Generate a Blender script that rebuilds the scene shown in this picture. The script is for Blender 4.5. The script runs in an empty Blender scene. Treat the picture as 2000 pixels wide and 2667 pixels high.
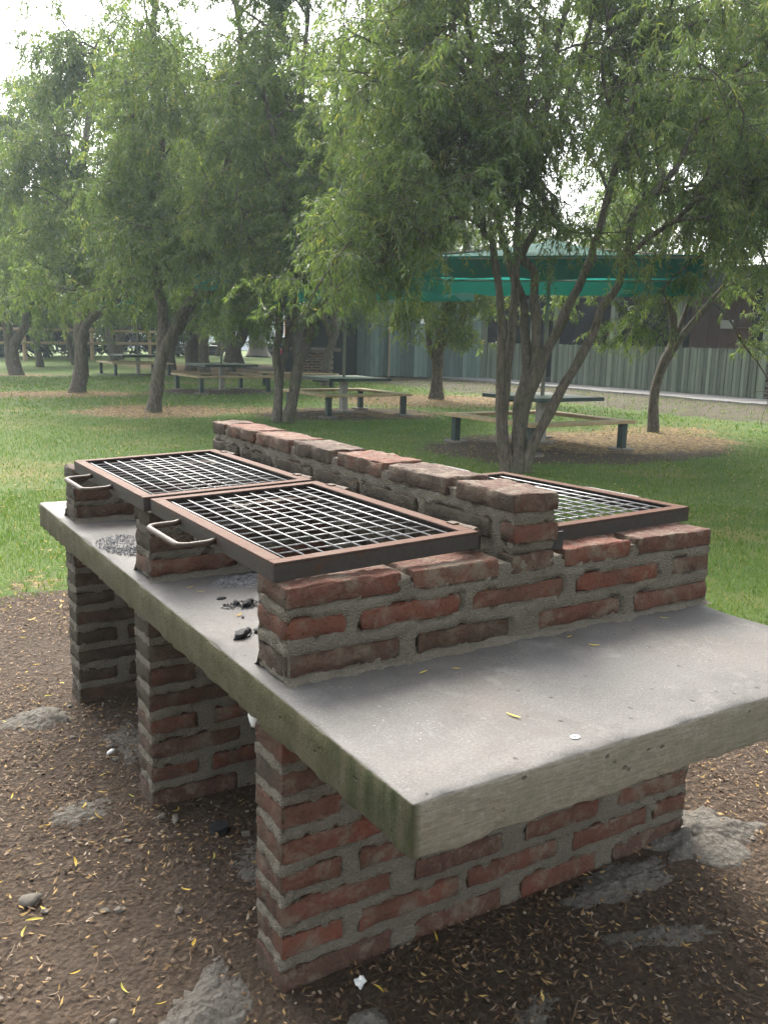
import bpy, bmesh, math, random
import numpy as np
from mathutils import Vector, Matrix, noise

S = bpy.context.scene
COL = S.collection
random.seed(7)
RNG = np.random.default_rng(11)

# ------------------------------------------------------------------ camera
CAM = (-0.7993, -1.1603, 1.5871)
YAW, PITCH, ROLL, FPX = 0.5595, -0.1927, 0.023, 2319.8
_cy, _sy, _cp, _sp = math.cos(YAW), math.sin(YAW), math.cos(PITCH), math.sin(PITCH)
FWD = Vector((_sy*_cp, _cy*_cp, _sp)); _r = Vector((_cy, -_sy, 0)); _u = _r.cross(FWD)
RIGHT = _r*math.cos(ROLL) + _u*math.sin(ROLL); UP = _u*math.cos(ROLL) - _r*math.sin(ROLL)
cd = bpy.data.cameras.new('camera'); cam = bpy.data.objects.new('camera', cd); COL.objects.link(cam)
cd.sensor_fit = 'VERTICAL'; cd.sensor_height = 36.0; cd.lens = FPX/2667*36; cd.clip_end = 2000; cd.clip_start = 0.05
m = Matrix((RIGHT, UP, -FWD)).transposed().to_4x4(); m.translation = CAM
cam.matrix_world = m
S.camera = cam

# ------------------------------------------------------------------ sky, sun, exposure
SUN_EL, SUN_AZ = math.radians(44), math.radians(14)
W = bpy.data.worlds.new('World'); S.world = W; W.use_nodes = True
wn, wl = W.node_tree.nodes, W.node_tree.links
sky = wn.new('ShaderNodeTexSky'); sky.sky_type = 'NISHITA'; sky.sun_disc = False
sky.sun_elevation = SUN_EL; sky.sun_rotation = SUN_AZ; sky.dust_density = 3.0; sky.air_density = 1.0
hs = wn.new('ShaderNodeHueSaturation'); hs.inputs['Saturation'].default_value = 0.28
wl.new(sky.outputs[0], hs.inputs['Color']); wl.new(hs.outputs[0], wn['Background'].inputs[0])
wn['Background'].inputs[1].default_value = 0.15
sd = bpy.data.lights.new('sun', 'SUN'); sd.energy = 1.9; sd.angle = math.radians(32); sd.color = (1.0, 0.94, 0.84)
so = bpy.data.objects.new('sun', sd); COL.objects.link(so)
SDIR = Vector((math.sin(SUN_AZ)*math.cos(SUN_EL), math.cos(SUN_AZ)*math.cos(SUN_EL), math.sin(SUN_EL)))
so.rotation_euler = (-SDIR).to_track_quat('-Z', 'Y').to_euler()
S.view_settings.view_transform = 'Standard'; S.view_settings.look = 'None'; S.view_settings.gamma = 1
S.view_settings.use_curve_mapping = False
S.view_settings.exposure = 2.25
cy = S.cycles
cy.use_denoising = True; cy.max_bounces = 8; cy.diffuse_bounces = 5; cy.glossy_bounces = 2; cy.transmission_bounces = 6
cy.transparent_max_bounces = 8; cy.volume_bounces = 1; cy.use_adaptive_sampling = True; cy.adaptive_threshold = 0.02
cy.caustics_reflective = False; cy.caustics_refractive = False

# ------------------------------------------------------------------ material helpers
class NT:
    def __init__(s, name, rough=0.8):
        s.m = bpy.data.materials.new(name); s.m.use_nodes = True
        s.t = s.m.node_tree; s.n = s.t.nodes; s.b = s.n['Principled BSDF']
        s.b.inputs['Roughness'].default_value = rough
        s.b.inputs['Specular IOR Level'].default_value = 0.3
        s._o = None
    def L(s, a, b): s.t.links.new(a, b)
    def N(s, ty, **kw):
        n = s.n.new('ShaderNode'+ty)
        for k, v in kw.items(): setattr(n, k, v)
        return n
    def val(s, sock, v):
        if isinstance(v, bpy.types.NodeSocket): s.L(v, sock)
        elif v is not None: sock.default_value = v
    @property
    def obj(s):
        if s._o is None: s._o = s.N('TexCoord').outputs['Object']
        return s._o
    def mapping(s, vec, scale=(1, 1, 1), loc=(0, 0, 0)):
        n = s.N('Mapping'); s.L(vec, n.inputs['Vector']); n.inputs['Scale'].default_value = scale; s.val(n.inputs['Location'], loc); return n.outputs[0]
    def shift(s, vec, k=37.0):      # per-object offset so copies do not repeat
        r = s.N('ObjectInfo').outputs['Random']; a = s.N('VectorMath', operation='MULTIPLY_ADD')
        s.L(r, a.inputs[0]); a.inputs[1].default_value = (k, k*.7, k*1.3); s.L(vec, a.inputs[2]); return a.outputs[0]
    def noise(s, vec, scale, detail=4, rough=.6, dist=0):
        n = s.N('TexNoise'); s.L(vec, n.inputs['Vector']); n.inputs['Scale'].default_value = scale
        n.inputs['Detail'].default_value = detail; n.inputs['Roughness'].default_value = rough; n.inputs['Distortion'].default_value = dist
        return n.outputs[0]
    def voro(s, vec, scale, out='Distance', feature='F1'):
        n = s.N('TexVoronoi', feature=feature); s.L(vec, n.inputs['Vector']); n.inputs['Scale'].default_value = scale; return n.outputs[out]
    def ramp(s, f, stops, interp='LINEAR'):
        n = s.N('ValToRGB'); s.L(f, n.inputs[0]); e = n.color_ramp.elements; n.color_ramp.interpolation = interp
        while len(e) < len(stops): e.new(0.5)
        for i, (p, c) in enumerate(stops):
            e[i].position = p; e[i].color = (c, c, c, 1) if not hasattr(c, '__len__') else (*c, 1)
        return n.outputs[0]
    def mix(s, f, a, b, mode='MIX'):
        n = s.N('Mix', data_type='RGBA', blend_type=mode)
        s.val(n.inputs[0], f)
        for k, v in ((6, a), (7, b)):
            s.val(n.inputs[k], (*v, 1) if isinstance(v, tuple) else v)
        return n.outputs[2]
    def math(s, op, a, b=None, c=None):
        n = s.N('Math', operation=op)
        for i, v in enumerate((a, b, c)): s.val(n.inputs[i], v)
        return n.outputs[0]
    def attr(s, name, ty='GEOMETRY', out='Fac'): return s.N('Attribute', attribute_type=ty, attribute_name=name).outputs[out]
    def xyz(s, vec):
        n = s.N('SeparateXYZ'); s.L(vec, n.inputs[0]); return n.outputs
    def col(s, c): s.val(s.b.inputs['Base Color'], (*c, 1) if isinstance(c, tuple) else c)
    def rough(s, v): s.val(s.b.inputs['Roughness'], v)
    def bump(s, h, strength=.5, dist=.01):
        n = s.N('Bump'); n.inputs['Strength'].default_value = strength; n.inputs['Distance'].default_value = dist
        s.L(h, n.inputs['Height']); s.L(n.outputs[0], s.b.inputs['Normal'])

def mat_brick():
    s = NT('brick', .86); v = s.shift(s.obj); r = s.N('ObjectInfo').outputs['Random']
    base = s.ramp(r, [(0, (.115, .044, .030)), (.16, (.160, .047, .028)), (.3, (.078, .042, .032)), (.44, (.190, .060, .036)), (.56, (.046, .030, .026)), (.68, (.150, .066, .046)), (.8, (.130, .046, .030)), (.9, (.070, .036, .028)), (1, (.105, .050, .038))])
    n1 = s.noise(v, 9, 5, .65); n2 = s.noise(v, 60, 4, .7)
    c = s.mix(s.ramp(n1, [(.35, 0), (.7, .8)]), base, (.068, .040, .028))
    c = s.mix(s.ramp(n2, [(.4, .0), (.75, .4)]), c, (.20, .105, .066))
    # cement smears and lime bloom
    sm = s.ramp(s.noise(v, 13, 7, .75, .5), [(.49, 0), (.63, .8)])
    c = s.mix(sm, c, (.19, .16, .118))
    # dark lichen / soot with its own shape; lichen keeps to the damp end faces
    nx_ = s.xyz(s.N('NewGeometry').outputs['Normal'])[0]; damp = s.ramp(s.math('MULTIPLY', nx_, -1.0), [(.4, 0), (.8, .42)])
    soot_and_dark = s.math('ADD', s.attr('soot_and_dark', 'OBJECT'), damp)
    st = s.math('ADD', s.math('MULTIPLY', soot_and_dark, 1.15), s.math('MULTIPLY', s.math('SUBTRACT', s.noise(v, 12, 5, .6), .5), 1.3))
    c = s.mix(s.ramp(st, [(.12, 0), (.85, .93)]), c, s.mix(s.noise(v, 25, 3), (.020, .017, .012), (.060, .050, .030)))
    s.col(c)
    pits = s.ramp(s.voro(v, 95), [(.0, 0), (.35, 1)])
    h = s.math('ADD', s.math('MULTIPLY', s.noise(v, 45, 6, .7), 1.0), s.math('MULTIPLY', pits, .35))
    s.bump(h, 1.0, .012); return s.m

def mat_mortar():
    s = NT('mortar', .95); v = s.obj
    n1 = s.noise(v, 7, 5, .6); n2 = s.noise(v, 120, 3, .7)
    c = s.mix(n1, (.185, .160, .118), (.320, .285, .222))
    c = s.mix(s.ramp(n2, [(.35, 0), (.75, .6)]), c, (.38, .345, .28))
    c = s.mix(s.ramp(s.noise(v, 3.5, 6, .7), [(.45, 0), (.65, .5)]), c, (.175, .150, .110))
    g = s.ramp(s.voro(v, 240, 'Color'), [(.7, 0), (.95, .6)])        # sand grains
    c = s.mix(g, c, (.42, .39, .32))
    soot_and_dark = s.attr('soot_and_dark', 'OBJECT')
    st = s.math('ADD', soot_and_dark, s.math('MULTIPLY', s.math('SUBTRACT', s.noise(v, 9, 5, .6), .5), 1.2))
    c = s.mix(s.ramp(st, [(.15, 0), (.9, .8)]), c, (.06, .055, .042))
    s.col(c)
    h = s.math('ADD', s.noise(v, 90, 6, .8), s.math('MULTIPLY', s.voro(v, 200), .8))
    s.bump(h, 1.0, .02); return s.m

def mat_slab():
    s = NT('concrete', .6); v = s.obj; X, Y, Z = s.xyz(v)
    nz = s.xyz(s.N('NewGeometry').outputs['Normal'])
    n1 = s.noise(v, 3.2, 6, .62); n2 = s.noise(v, 26, 5, .7)
    top = s.mix(s.ramp(n1, [(.3, 0), (.7, 1)]), (.070, .066, .062), (.118, .110, .103))
    top = s.mix(s.ramp(n2, [(.4, 0), (.75, .5)]), top, (.155, .145, .137))
    warm = s.ramp(s.noise(s.mapping(v, (1, 1, 1), (4, 2, 0)), 2.2, 4), [(.45, 0), (.7, .55)])
    top = s.mix(warm, top, (.125, .102, .082))
    pit = s.ramp(s.voro(s.mapping(v, (1, .6, 1)), 26), [(.07, .75), (.13, 0)])
    pitm = s.math('MULTIPLY', pit, s.ramp(s.noise(v, 14, 2), [(.42, 0), (.55, 1)]))
    top = s.mix(pitm, top, (.032, .028, .025))
    def scratches(rot, sc, thr):
        mp = s.N('Mapping'); s.L(v, mp.inputs['Vector']); mp.inputs['Rotation'].default_value = (0, 0, rot); mp.inputs['Scale'].default_value = (sc, sc*.16, sc)
        w = s.voro(mp.outputs[0], 1.0, 'Distance', 'DISTANCE_TO_EDGE')
        mp2 = s.noise(v, 5+sc*.1, 3)
        return s.math('MULTIPLY', s.ramp(w, [(.0, 1), (thr, 0)]), s.ramp(mp2, [(.5, 0), (.62, 1)]))
    sc = s.math('MAXIMUM', scratches(.5, 30, .02), scratches(-.9, 24, .018))
    top = s.mix(s.math('MULTIPLY', sc, .13), top, (.30, .29, .28))
    spk = s.math('MULTIPLY', s.ramp(s.voro(v, 55), [(.08, .8), (.13, 0)]), s.ramp(s.noise(v, 8, 3), [(.5, 0), (.6, 1)]))
    top = s.mix(spk, top, (.30, .29, .28))
    # soot and ash staining inside the fire bays, grease marks on the worktop end
    def band(c, a, b, w=.05): return s.math('MULTIPLY', s.ramp(s.math('MULTIPLY_ADD', c, 1/3.2, 0.0), [(max(0, a-w)/3.2, 0), (a/3.2, 1)]), s.ramp(s.math('MULTIPLY_ADD', c, 1/3.2, 0.0), [(b/3.2, 1), ((b+w)/3.2, 0)]))
    bays = s.math('MULTIPLY', s.math('ADD', band(Y, .80, 1.55), band(Y, 1.80, 2.56)), s.math('MULTIPLY', s.ramp(X, [(.2, 0), (.42, 1)]), s.ramp(X, [(.93, 1), (1.0, .0)])))
    bays2 = s.math('MULTIPLY', s.math('ADD', band(Y, .80, 1.55), band(Y, 1.80, 2.56)), s.ramp(s.math('MULTIPLY', X, .5), [(.44, 0), (.5, 1)]))
    bays = s.math('MAXIMUM', bays, bays2)
    top = s.mix(s.math('MULTIPLY', bays, s.ramp(s.noise(v, 11, 5, .65), [(.25, .55), (.6, .97)])), top, (.018, .017, .017))
    grit = s.noise(v, 170, 4, .8); top = s.mix(s.ramp(grit, [(.42, .35), (.5, 0)]), top, (.05, .046, .042)); top = s.mix(s.ramp(grit, [(.56, 0), (.66, .4)]), top, (.22, .21, .195))
    gr = s.ramp(s.noise(s.mapping(v, (1, 1, 1), (7, 5, 0)), 3.4, 6, .68, .8), [(.55, 0), (.66, .42)])
    top = s.mix(gr, top, (.062, .054, .048))
    pale = s.ramp(s.noise(s.mapping(v, (1, 1, 1), (2, 9, 0)), 6, 7, .75), [(.56, 0), (.66, .35)])
    top = s.mix(pale, top, (.20, .19, .178))
    # cast sides: board-marked, grainy
    bm = s.noise(s.mapping(v, (3, 3, 30)), 6, 6, .7)
    side = s.mix(s.ramp(bm, [(.3, 0), (.7, 1)]), (.150, .124, .088), (.30, .265, .205))
    side = s.mix(s.ramp(s.noise(v, 40, 5, .75), [(.5, 0), (.7, .6)]), side, (.36, .33, .27))
    grn = s.ramp(s.noise(v, 5, 5, .6), [(.5, 0), (.68, .5)]); side = s.mix(grn, side, (.15, .155, .10))
    hol = s.ramp(s.voro(s.mapping(v, (.6, .6, 1)), 34), [(.10, .8), (.17, 0)]); hol = s.math('MULTIPLY', hol, s.ramp(s.noise(v, 11, 2), [(.5, 0), (.6, 1)]))
    side = s.mix(hol, side, (.09, .08, .065))
    # algae growing on the long left edge
    drip = s.noise(s.mapping(v, (1, 7, 1.2)), 2.2, 5, .65)
    alg = s.math('MULTIPLY', s.ramp(X, [(.0, 1), (.02, 0)]), s.ramp(drip, [(.25, .8), (.55, 1)]))
    near = s.ramp(Y, [(.05, 1), (.40, .12)])
    algc = s.mix(s.noise(v, 18, 5, .7), (.042, .040, .016), (.098, .088, .044))
    algc = s.mix(s.math('MULTIPLY', near, s.ramp(drip, [(.35, .2), (.6, 1)])), algc, (.018, .030, .006))
    side = s.mix(alg, side, algc)
    up = s.ramp(nz[2], [(.55, 0), (.85, 1)])
    s.col(s.mix(up, side, top))
    s.rough(s.math('MULTIPLY_ADD', up, -.42, .93)); s.b.inputs['Specular IOR Level'].default_value = .28
    s.rough(s.mix(up, s.mix(0.0, (.93,)*3, (.93,)*3), s.ramp(n2, [(.3, .62), (.7, .8)])))
    hs_ = s.math('MULTIPLY_ADD', s.math('SUBTRACT', s.noise(v, 60, 6, .75), hol), s.math('MULTIPLY_ADD', up, -.85, 1.0), s.math('MULTIPLY', pitm, -.4))
    s.bump(hs_, .8, .01); return s.m

def mat_rust(name='rusty_steel', dark=.5):
    s = NT(name, .7); v = s.obj; nz = s.xyz(s.N('NewGeometry').outputs['Normal'])[2]
    n = s.noise(v, 14, 6, .7); n2 = s.noise(v, 70, 4, .7)
    rust = s.mix(n2, (.036, .014, .008), (.095, .036, .017))
    rust = s.mix(s.ramp(n, [(.5, 0), (.75, .7)]), rust, (.085, .055, .038))
    steel = s.mix(n2, (.028, .026, .024), (.075, .065, .058))
    f = s.math('ADD', s.math('MULTIPLY', nz, .42), s.math('SUBTRACT', n, dark))   # rain-rusted upper faces
    s.col(s.mix(s.ramp(f, [(.05, 0), (.22, 1)]), steel, rust))
    s.b.inputs['Metallic'].default_value = .1; s.b.inputs['Specular IOR Level'].default_value = .15; s.bump(n2, .5, .004); return s.m

def mat_simple(name, c1, c2, scale=8, rough=.8, bump=.3, stretch=(1, 1, 1), metallic=0, bd=.01, fine=None):
    s = NT(name, rough); v = s.mapping(s.shift(s.obj), stretch)
    n = s.noise(v, scale, 6, .65); c = s.mix(s.ramp(n, [(.3, 0), (.7, 1)]), c1, c2)
    if fine: c = s.mix(s.ramp(s.noise(v, scale*6, 4, .7), [(.45, 0), (.7, .6)]), c, fine)
    s.col(c); s.b.inputs['Metallic'].default_value = metallic
    if bump: s.bump(s.noise(v, scale*3, 5, .7), bump, bd)
    return s.m

def mat_leafy(name, cols, trans=.45, rough=.5, tcol=1.5):
    """thin leaf: reflective + light passing through; tint stored per leaf"""
    s = NT(name, rough); t = s.attr('tint'); c = s.ramp(t, cols); s.col(c)
    s.b.inputs['Specular IOR Level'].default_value = .35
    tr = s.N('BsdfTranslucent'); mul = s.mix(1.0, c, (tcol, tcol*1.12, tcol*.5), 'MULTIPLY'); s.L(mul, tr.inputs['Color'])
    mx = s.N('MixShader'); mx.inputs[0].default_value = trans
    s.L(s.b.outputs[0], mx.inputs[1]); s.L(tr.outputs[0], mx.inputs[2]); s.L(mx.outputs[0], s.n['Material Output'].inputs['Surface'])
    return s.m

def mat_tinted(name, cols, rough=.85, bump=0):
    s = NT(name, rough); s.col(s.ramp(s.attr('tint'), cols)); return s.m

def mat_bark():
    s = NT('bark', .92); v = s.obj
    vs = s.mapping(v, (9, 9, 1.6)); n = s.noise(vs, 3, 6, .7, .6); f = s.noise(v, 30, 4, .7)
    c = s.mix(s.ramp(n, [(.35, 0), (.65, 1)]), (.036, .029, .022), (.150, .124, .096))
    c = s.mix(s.ramp(f, [(.5, 0), (.72, .55)]), c, (.165, .145, .118))
    mo = s.ramp(s.noise(v, 3.0, 4), [(.48, 0), (.66, .6)]); c = s.mix(mo, c, (.075, .085, .042))
    s.col(c); s.bump(s.math('ADD', n, s.math('MULTIPLY', f, .4)), 1.0, .03); return s.m

def mat_ground():
    s = NT('ground', .97); v = s.obj
    d = s.attr('dirt'); li = s.attr('litter'); pa = s.attr('bare')
    nb = s.math('MULTIPLY', s.math('SUBTRACT', s.noise(v, 1.7, 6, .65), .5), 1.1); nf = s.math('MULTIPLY', s.math('SUBTRACT', s.noise(v, 14, 4, .7), .5), .7)
    wob = s.math('ADD', nb, nf)
    def mask(a): return s.ramp(s.math('ADD', a, wob), [(.42, 0), (.58, 1)])
    # turf seen from afar / thatch under the blades
    g = s.mix(s.ramp(s.noise(v, .9, 5, .6), [(.35, 0), (.65, 1)]), (.064, .118, .018), (.110, .150, .030))
    g = s.mix(s.ramp(s.noise(v, 50, 4, .75), [(.4, 0), (.7, .7)]), g, (.045, .075, .016))
    g = s.mix(s.ramp(s.noise(s.mapping(v, (1, 1, 1), (9, 3, 1)), .55, 4, .6), [(.56, 0), (.72, .7)]), g, (.20, .16, .065))
    so_ = s.mix(s.noise(v, 18, 6, .7), (.034, .023, .015), (.092, .063, .041))
    so_ = s.mix(s.ramp(s.noise(v, 4, 4), [(.5, 0), (.7, .6)]), so_, (.075, .054, .040))
    ch = s.voro(s.mapping(v, (1, 1, .2)), 75, 'Color'); so_ = s.mix(s.ramp(ch, [(.6, 0), (.85, .7)]), so_, (.115, .084, .060))
    lt = s.mix(s.ramp(s.voro(v, 22, 'Color'), [(.3, 0), (.8, 1)]), (.10, .068, .040), (.30, .205, .095))
    ba = s.mix(s.noise(v, 9, 6, .7), (.045, .034, .022), (.088, .070, .047))
    c = s.mix(mask(d), g, so_); c = s.mix(mask(li), c, lt); c = s.mix(mask(pa), c, ba)
    s.col(c)
    s.bump(s.math('ADD', s.noise(v, 35, 6, .75), s.math('MULTIPLY', s.voro(v, 60), .5)), .9, .03); return s.m

def mat_board(name, c1, c2):
    s = NT(name, .85); v = s.mapping(s.shift(s.obj), (6, 6, .5)); r = s.N('ObjectInfo').outputs['Random']
    c = s.mix(s.ramp(s.noise(v, 4, 6, .7), [(.3, 0), (.7, 1)]), c1, c2); c = s.mix(s.ramp(s.noise(v, 22, 4, .7), [(.5, 0), (.75, .6)]), c, (.24, .26, .215))
    k = s.ramp(r, [(0, .55), (.5, .9), (1, 1.25)]); c = s.mix(1.0, c, k, 'MULTIPLY'); s.col(c); s.bump(s.noise(v, 12, 5, .7), .4, .01); return s.m
def mat_spill():
    s = NT('spilled_concrete', .95); v = s.obj
    n1 = s.noise(v, 8, 6, .7); n2 = s.noise(v, 60, 5, .75)
    c = s.mix(n1, (.105, .092, .076), (.215, .195, .165)); c = s.mix(s.ramp(n2, [(.45, 0), (.7, .7)]), c, (.28, .26, .225))
    c = s.mix(s.ramp(s.noise(v, 24, 5, .7), [(.58, 0), (.66, .85)]), c, (.050, .036, .026))     # dirt lying on it
    s.col(c); s.bump(s.math('ADD', n2, s.math('MULTIPLY', s.voro(v, 50), .7)), 1.0, .03); return s.m

M = dict(
    brick=mat_brick(), mortar=mat_mortar(), slab=mat_slab(), rust=mat_rust(), bark=mat_bark(), ground=mat_ground(),
    rod=mat_simple('grill_rod', (.26, .26, .26), (.46, .46, .45), 30, .5, .2, metallic=.6),
    handle=mat_simple('handle_steel', (.030, .018, .012), (.075, .048, .032), 22, .55, .3, metallic=.0),
    pipe=mat_simple('hinge_pipe', (.045, .028, .018), (.13, .10, .075), 40, .8, .3),
    black=mat_simple('black_plate', (.02, .02, .02), (.05, .048, .045), 20, .6, .2),
    charcoal=mat_simple('charcoal', (.006, .006, .007), (.028, .028, .03), 60, .55, .8),
    ash=mat_simple('ash', (.02, .02, .022), (.30, .30, .31), 38, .95, .9, fine=(.45, .45, .46)),
    spill=mat_spill(),
    wood=mat_simple('bench_wood', (.26, .185, .095), (.42, .32, .185), 7, .75, .3, (1, 1, 1)),
    gpaint=mat_simple('dark_green_paint', (.010, .024, .020), (.022, .042, .034), 10, .5, .1),
    gtop=mat_simple('table_boards', (.20, .17, .13), (.34, .30, .24), 8, .6, .2),
    post=mat_simple('pale_post', (.24, .23, .20), (.36, .35, .30), 9, .7, .2),
    pole=mat_simple('steel_pole', (.17, .165, .14), (.26, .25, .22), 9, .6, .1),
    footing=mat_simple('footing', (.10, .088, .075), (.18, .16, .14), 12, .9, .5),
    board=mat_board('green_board', (.110, .142, .098), (.205, .23, .168)),
    wallboard=mat_board('green_wall_board', (.085, .145, .122), (.165, .235, .20)),
    dark=mat_simple('painted_interior_shade', (.002, .0022, .0025), (.005, .005, .006), 3, .95, .0),  # shade inside the shed put into near-black wall and floor colour
    kiosk=mat_simple('kiosk_green', (.012, .026, .022), (.024, .040, .034), 4, .7, .1),
    corr=mat_simple('corrugated_brown', (.10, .045, .03), (.16, .08, .055), 5, .7, .2, (8, 8, .6)),
    white=mat_simple('white_sheet', (.62, .64, .68), (.75, .77, .80), 2, .7, .1),
    paper=mat_simple('paper', (.72, .73, .70), (.8, .8, .78), 8, .8, .0),
    pathm=mat_simple('concrete_walk', (.19, .182, .17), (.28, .268, .252), 4, .9, .4, fine=(.32, .305, .29)),
    tyre=mat_simple('tyre_rubber', (.012, .013, .015), (.032, .033, .036), 12, .7, .3),
    red=mat_simple('red_paint', (.42, .018, .03), (.52, .03, .05), 5, .4, .0),
    orange=mat_simple('orange_panel', (.75, .20, .01), (.85, .28, .02), 5, .5, .0),
    stone=mat_simple('stone', (.085, .072, .06), (.20, .175, .145), 14, .9, .5, fine=(.27, .25, .21)),
    cut=mat_simple('cut_wood', (.42, .22, .11), (.50, .28, .15), 30, .8, .2),
    stick=mat_simple('bare_timber', (.34, .24, .15), (.42, .31, .2), 20, .8, .2),
    leaf=mat_leafy('willow_leaf', [(0, (.058, .084, .036)), (.35, (.090, .124, .052)), (.7, (.128, .162, .064)), (.93, (.165, .192, .070)), (1, (.26, .22, .07))], .5),
    pineleaf=mat_leafy('conifer_leaf', [(0, (.008, .016, .012)), (1, (.022, .034, .024))], .15),
    grass=mat_leafy('grass_blade', [(0, (.045, .090, .015)), (.5, (.090, .146, .025)), (.85, (.150, .195, .038)), (1, (.28, .22, .09))], .35, .6),
    yleaf=mat_leafy('yellow_leaf', [(0, (.42, .26, .03)), (.5, (.52, .36, .05)), (1, (.42, .40, .09))], .25, .6),
    chips=mat_tinted('mulch', [(0, (.016, .010, .006)), (.35, (.050, .029, .016)), (.6, (.105, .064, .036)), (.8, (.18, .118, .072)), (1, (.31, .24, .175))]),
    flake=mat_tinted('fallen_flakes', [(0, (.10, .062, .035)), (.4, (.23, .145, .065)), (.75, (.36, .235, .085)), (1, (.50, .36, .12))]),
    shade=None,
)
def mat_shade():
    s = NT('shade_net', .65); v = s.shift(s.obj)
    c = s.mix(s.noise(v, 3, 4), (.010, .150, .118), (.028, .21, .165)); s.col(c)
    tr = s.N('BsdfTranslucent'); tr.inputs['Color'].default_value = (.02, .22, .175, 1)
    mx = s.N('MixShader'); mx.inputs[0].default_value = .5
    s.L(s.b.outputs[0], mx.inputs[1]); s.L(tr.outputs[0], mx.inputs[2]); s.L(mx.outputs[0], s.n['Material Output'].inputs['Surface']); return s.m
M['shade'] = mat_shade()
def mat_shade_dark():
    s = NT('shade_valance', .7); v = s.shift(s.obj); c = s.mix(s.noise(v, 3, 4), (.010, .11, .088), (.03, .21, .165)); s.col(c)
    tr = s.N('BsdfTranslucent'); tr.inputs['Color'].default_value = (.008, .10, .078, 1)
    mx = s.N('MixShader'); mx.inputs[0].default_value = .35
    s.L(s.b.outputs[0], mx.inputs[1]); s.L(tr.outputs[0], mx.inputs[2]); s.L(mx.outputs[0], s.n['Material Output'].inputs['Surface']); return s.m
M['valance'] = mat_shade_dark()
# ------------------------------------------------------------------ object helpers
def link(name, data, parent=None, loc=None, rotz=0, rot=None):
    o = bpy.data.objects.new(name, data); COL.objects.link(o)
    if loc is not None: o.location = loc
    if rot is not None: o.rotation_euler = rot
    elif rotz: o.rotation_euler = (0, 0, rotz)
    if parent is not None: o.parent = parent
    return o
def tag(o, label=None, cat=None, group=None, kind=None):
    for k, v in (('label', label), ('category', cat), ('group', group), ('kind', kind)):
        if v: o[k] = v
    return o
def thing(name, label, cat, loc=(0, 0, 0), rotz=0, group=None):
    return tag(link(name, None, None, loc, rotz), label, cat, group)
def mesh(verts, faces, mat, smooth=False, name='mesh'):
    me = bpy.data.meshes.new(name); me.from_pydata([tuple(v) for v in verts], [], faces)
    for mm in (mat if isinstance(mat, (list, tuple)) else [mat]): me.materials.append(mm)
    if smooth: me.polygons.foreach_set('use_smooth', [True]*len(me.polygons))
    me.update(); return me
def big_mesh(V, F, mat, name='mesh', tint=None, mats=None, smooth=False):
    """V (n,3), F list of (k,m) arrays of equal-size polygons, fast"""
    me = bpy.data.meshes.new(name); me.vertices.add(len(V)); me.vertices.foreach_set('co', np.ascontiguousarray(V, np.float32).ravel())
    tot = np.concatenate([np.full(len(f), f.shape[1], np.int32) for f in F]); idx = np.concatenate([f.ravel() for f in F]).astype(np.int32)
    me.loops.add(len(idx)); me.loops.foreach_set('vertex_index', idx)
    st = np.concatenate([[0], np.cumsum(tot)[:-1]]).astype(np.int32)
    me.polygons.add(len(tot)); me.polygons.foreach_set('loop_start', st)
    for mm in (mat if isinstance(mat, (list, tuple)) else [mat]): me.materials.append(mm)
    if mats is not None: me.polygons.foreach_set('material_index', np.ascontiguousarray(mats, np.int32))
    if smooth: me.polygons.foreach_set('use_smooth', np.ones(len(tot), bool))
    me.update(calc_edges=True)
    if tint is not None:
        a = me.attributes.new('tint', 'FLOAT', 'POINT'); a.data.foreach_set('value', np.ascontiguousarray(tint, np.float32))
    return me
class MB:
    def __init__(s): s.v = []; s.f = []
    def add(s, v, f): b = len(s.v); s.v += [tuple(x) for x in v]; s.f += [tuple(i+b for i in q) for q in f]; return s
    def box(s, x0, x1, y0, y1, z0, z1):
        return s.add([(x0, y0, z0), (x1, y0, z0), (x1, y1, z0), (x0, y1, z0), (x0, y0, z1), (x1, y0, z1), (x1, y1, z1), (x0, y1, z1)],
                     [(0, 3, 2, 1), (4, 5, 6, 7), (0, 1, 5, 4), (1, 2, 6, 5), (2, 3, 7, 6), (3, 0, 4, 7)])
    def tube(s, pts, r, n=8, cap=True):
        pts = [Vector(p) for p in pts]; rs = r if hasattr(r, '__len__') else [r]*len(pts); V = []; F = []
        ref = Vector((0.31, 0.17, 0.93)).normalized()
        for i, p in enumerate(pts):
            t = (pts[min(i+1, len(pts)-1)]-pts[max(i-1, 0)]).normalized()
            a = t.cross(ref); 
            if a.length < .15: a = t.cross(Vector((1, 0, 0)))
            a.normalize(); b = t.cross(a); a = b.cross(t)
            V += [p+(a*math.cos(q)+b*math.sin(q))*rs[i] for q in [2*math.pi*j/n for j in range(n)]]
        for i in range(len(pts)-1):
            for j in range(n): F.append((i*n+j, i*n+(j+1) % n, (i+1)*n+(j+1) % n, (i+1)*n+j))
        if cap: F.append(tuple(range(n))[::-1]); F.append(tuple((len(pts)-1)*n+j for j in range(n)))
        return s.add(V, F)
    def mesh(s, mat, smooth=False, name='mesh'):
        return mesh(s.v, s.f, mat, smooth, name)
    def build(s, name, mat, parent=None, loc=None, rotz=0, smooth=False, rot=None):
        return link(name, s.mesh(mat, smooth, name), parent, loc, rotz, rot)
def nz(x, y, z): return noise.noise(Vector((x, y, z)))
def axis_pts(a, r, step):
    n = max(1, int(round((2*a-2*r)/step))); return [-a, -a+r*.35] + [-a+r+(2*a-2*r)*i/n for i in range(n+1)] + [a-r*.35, a]
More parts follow.
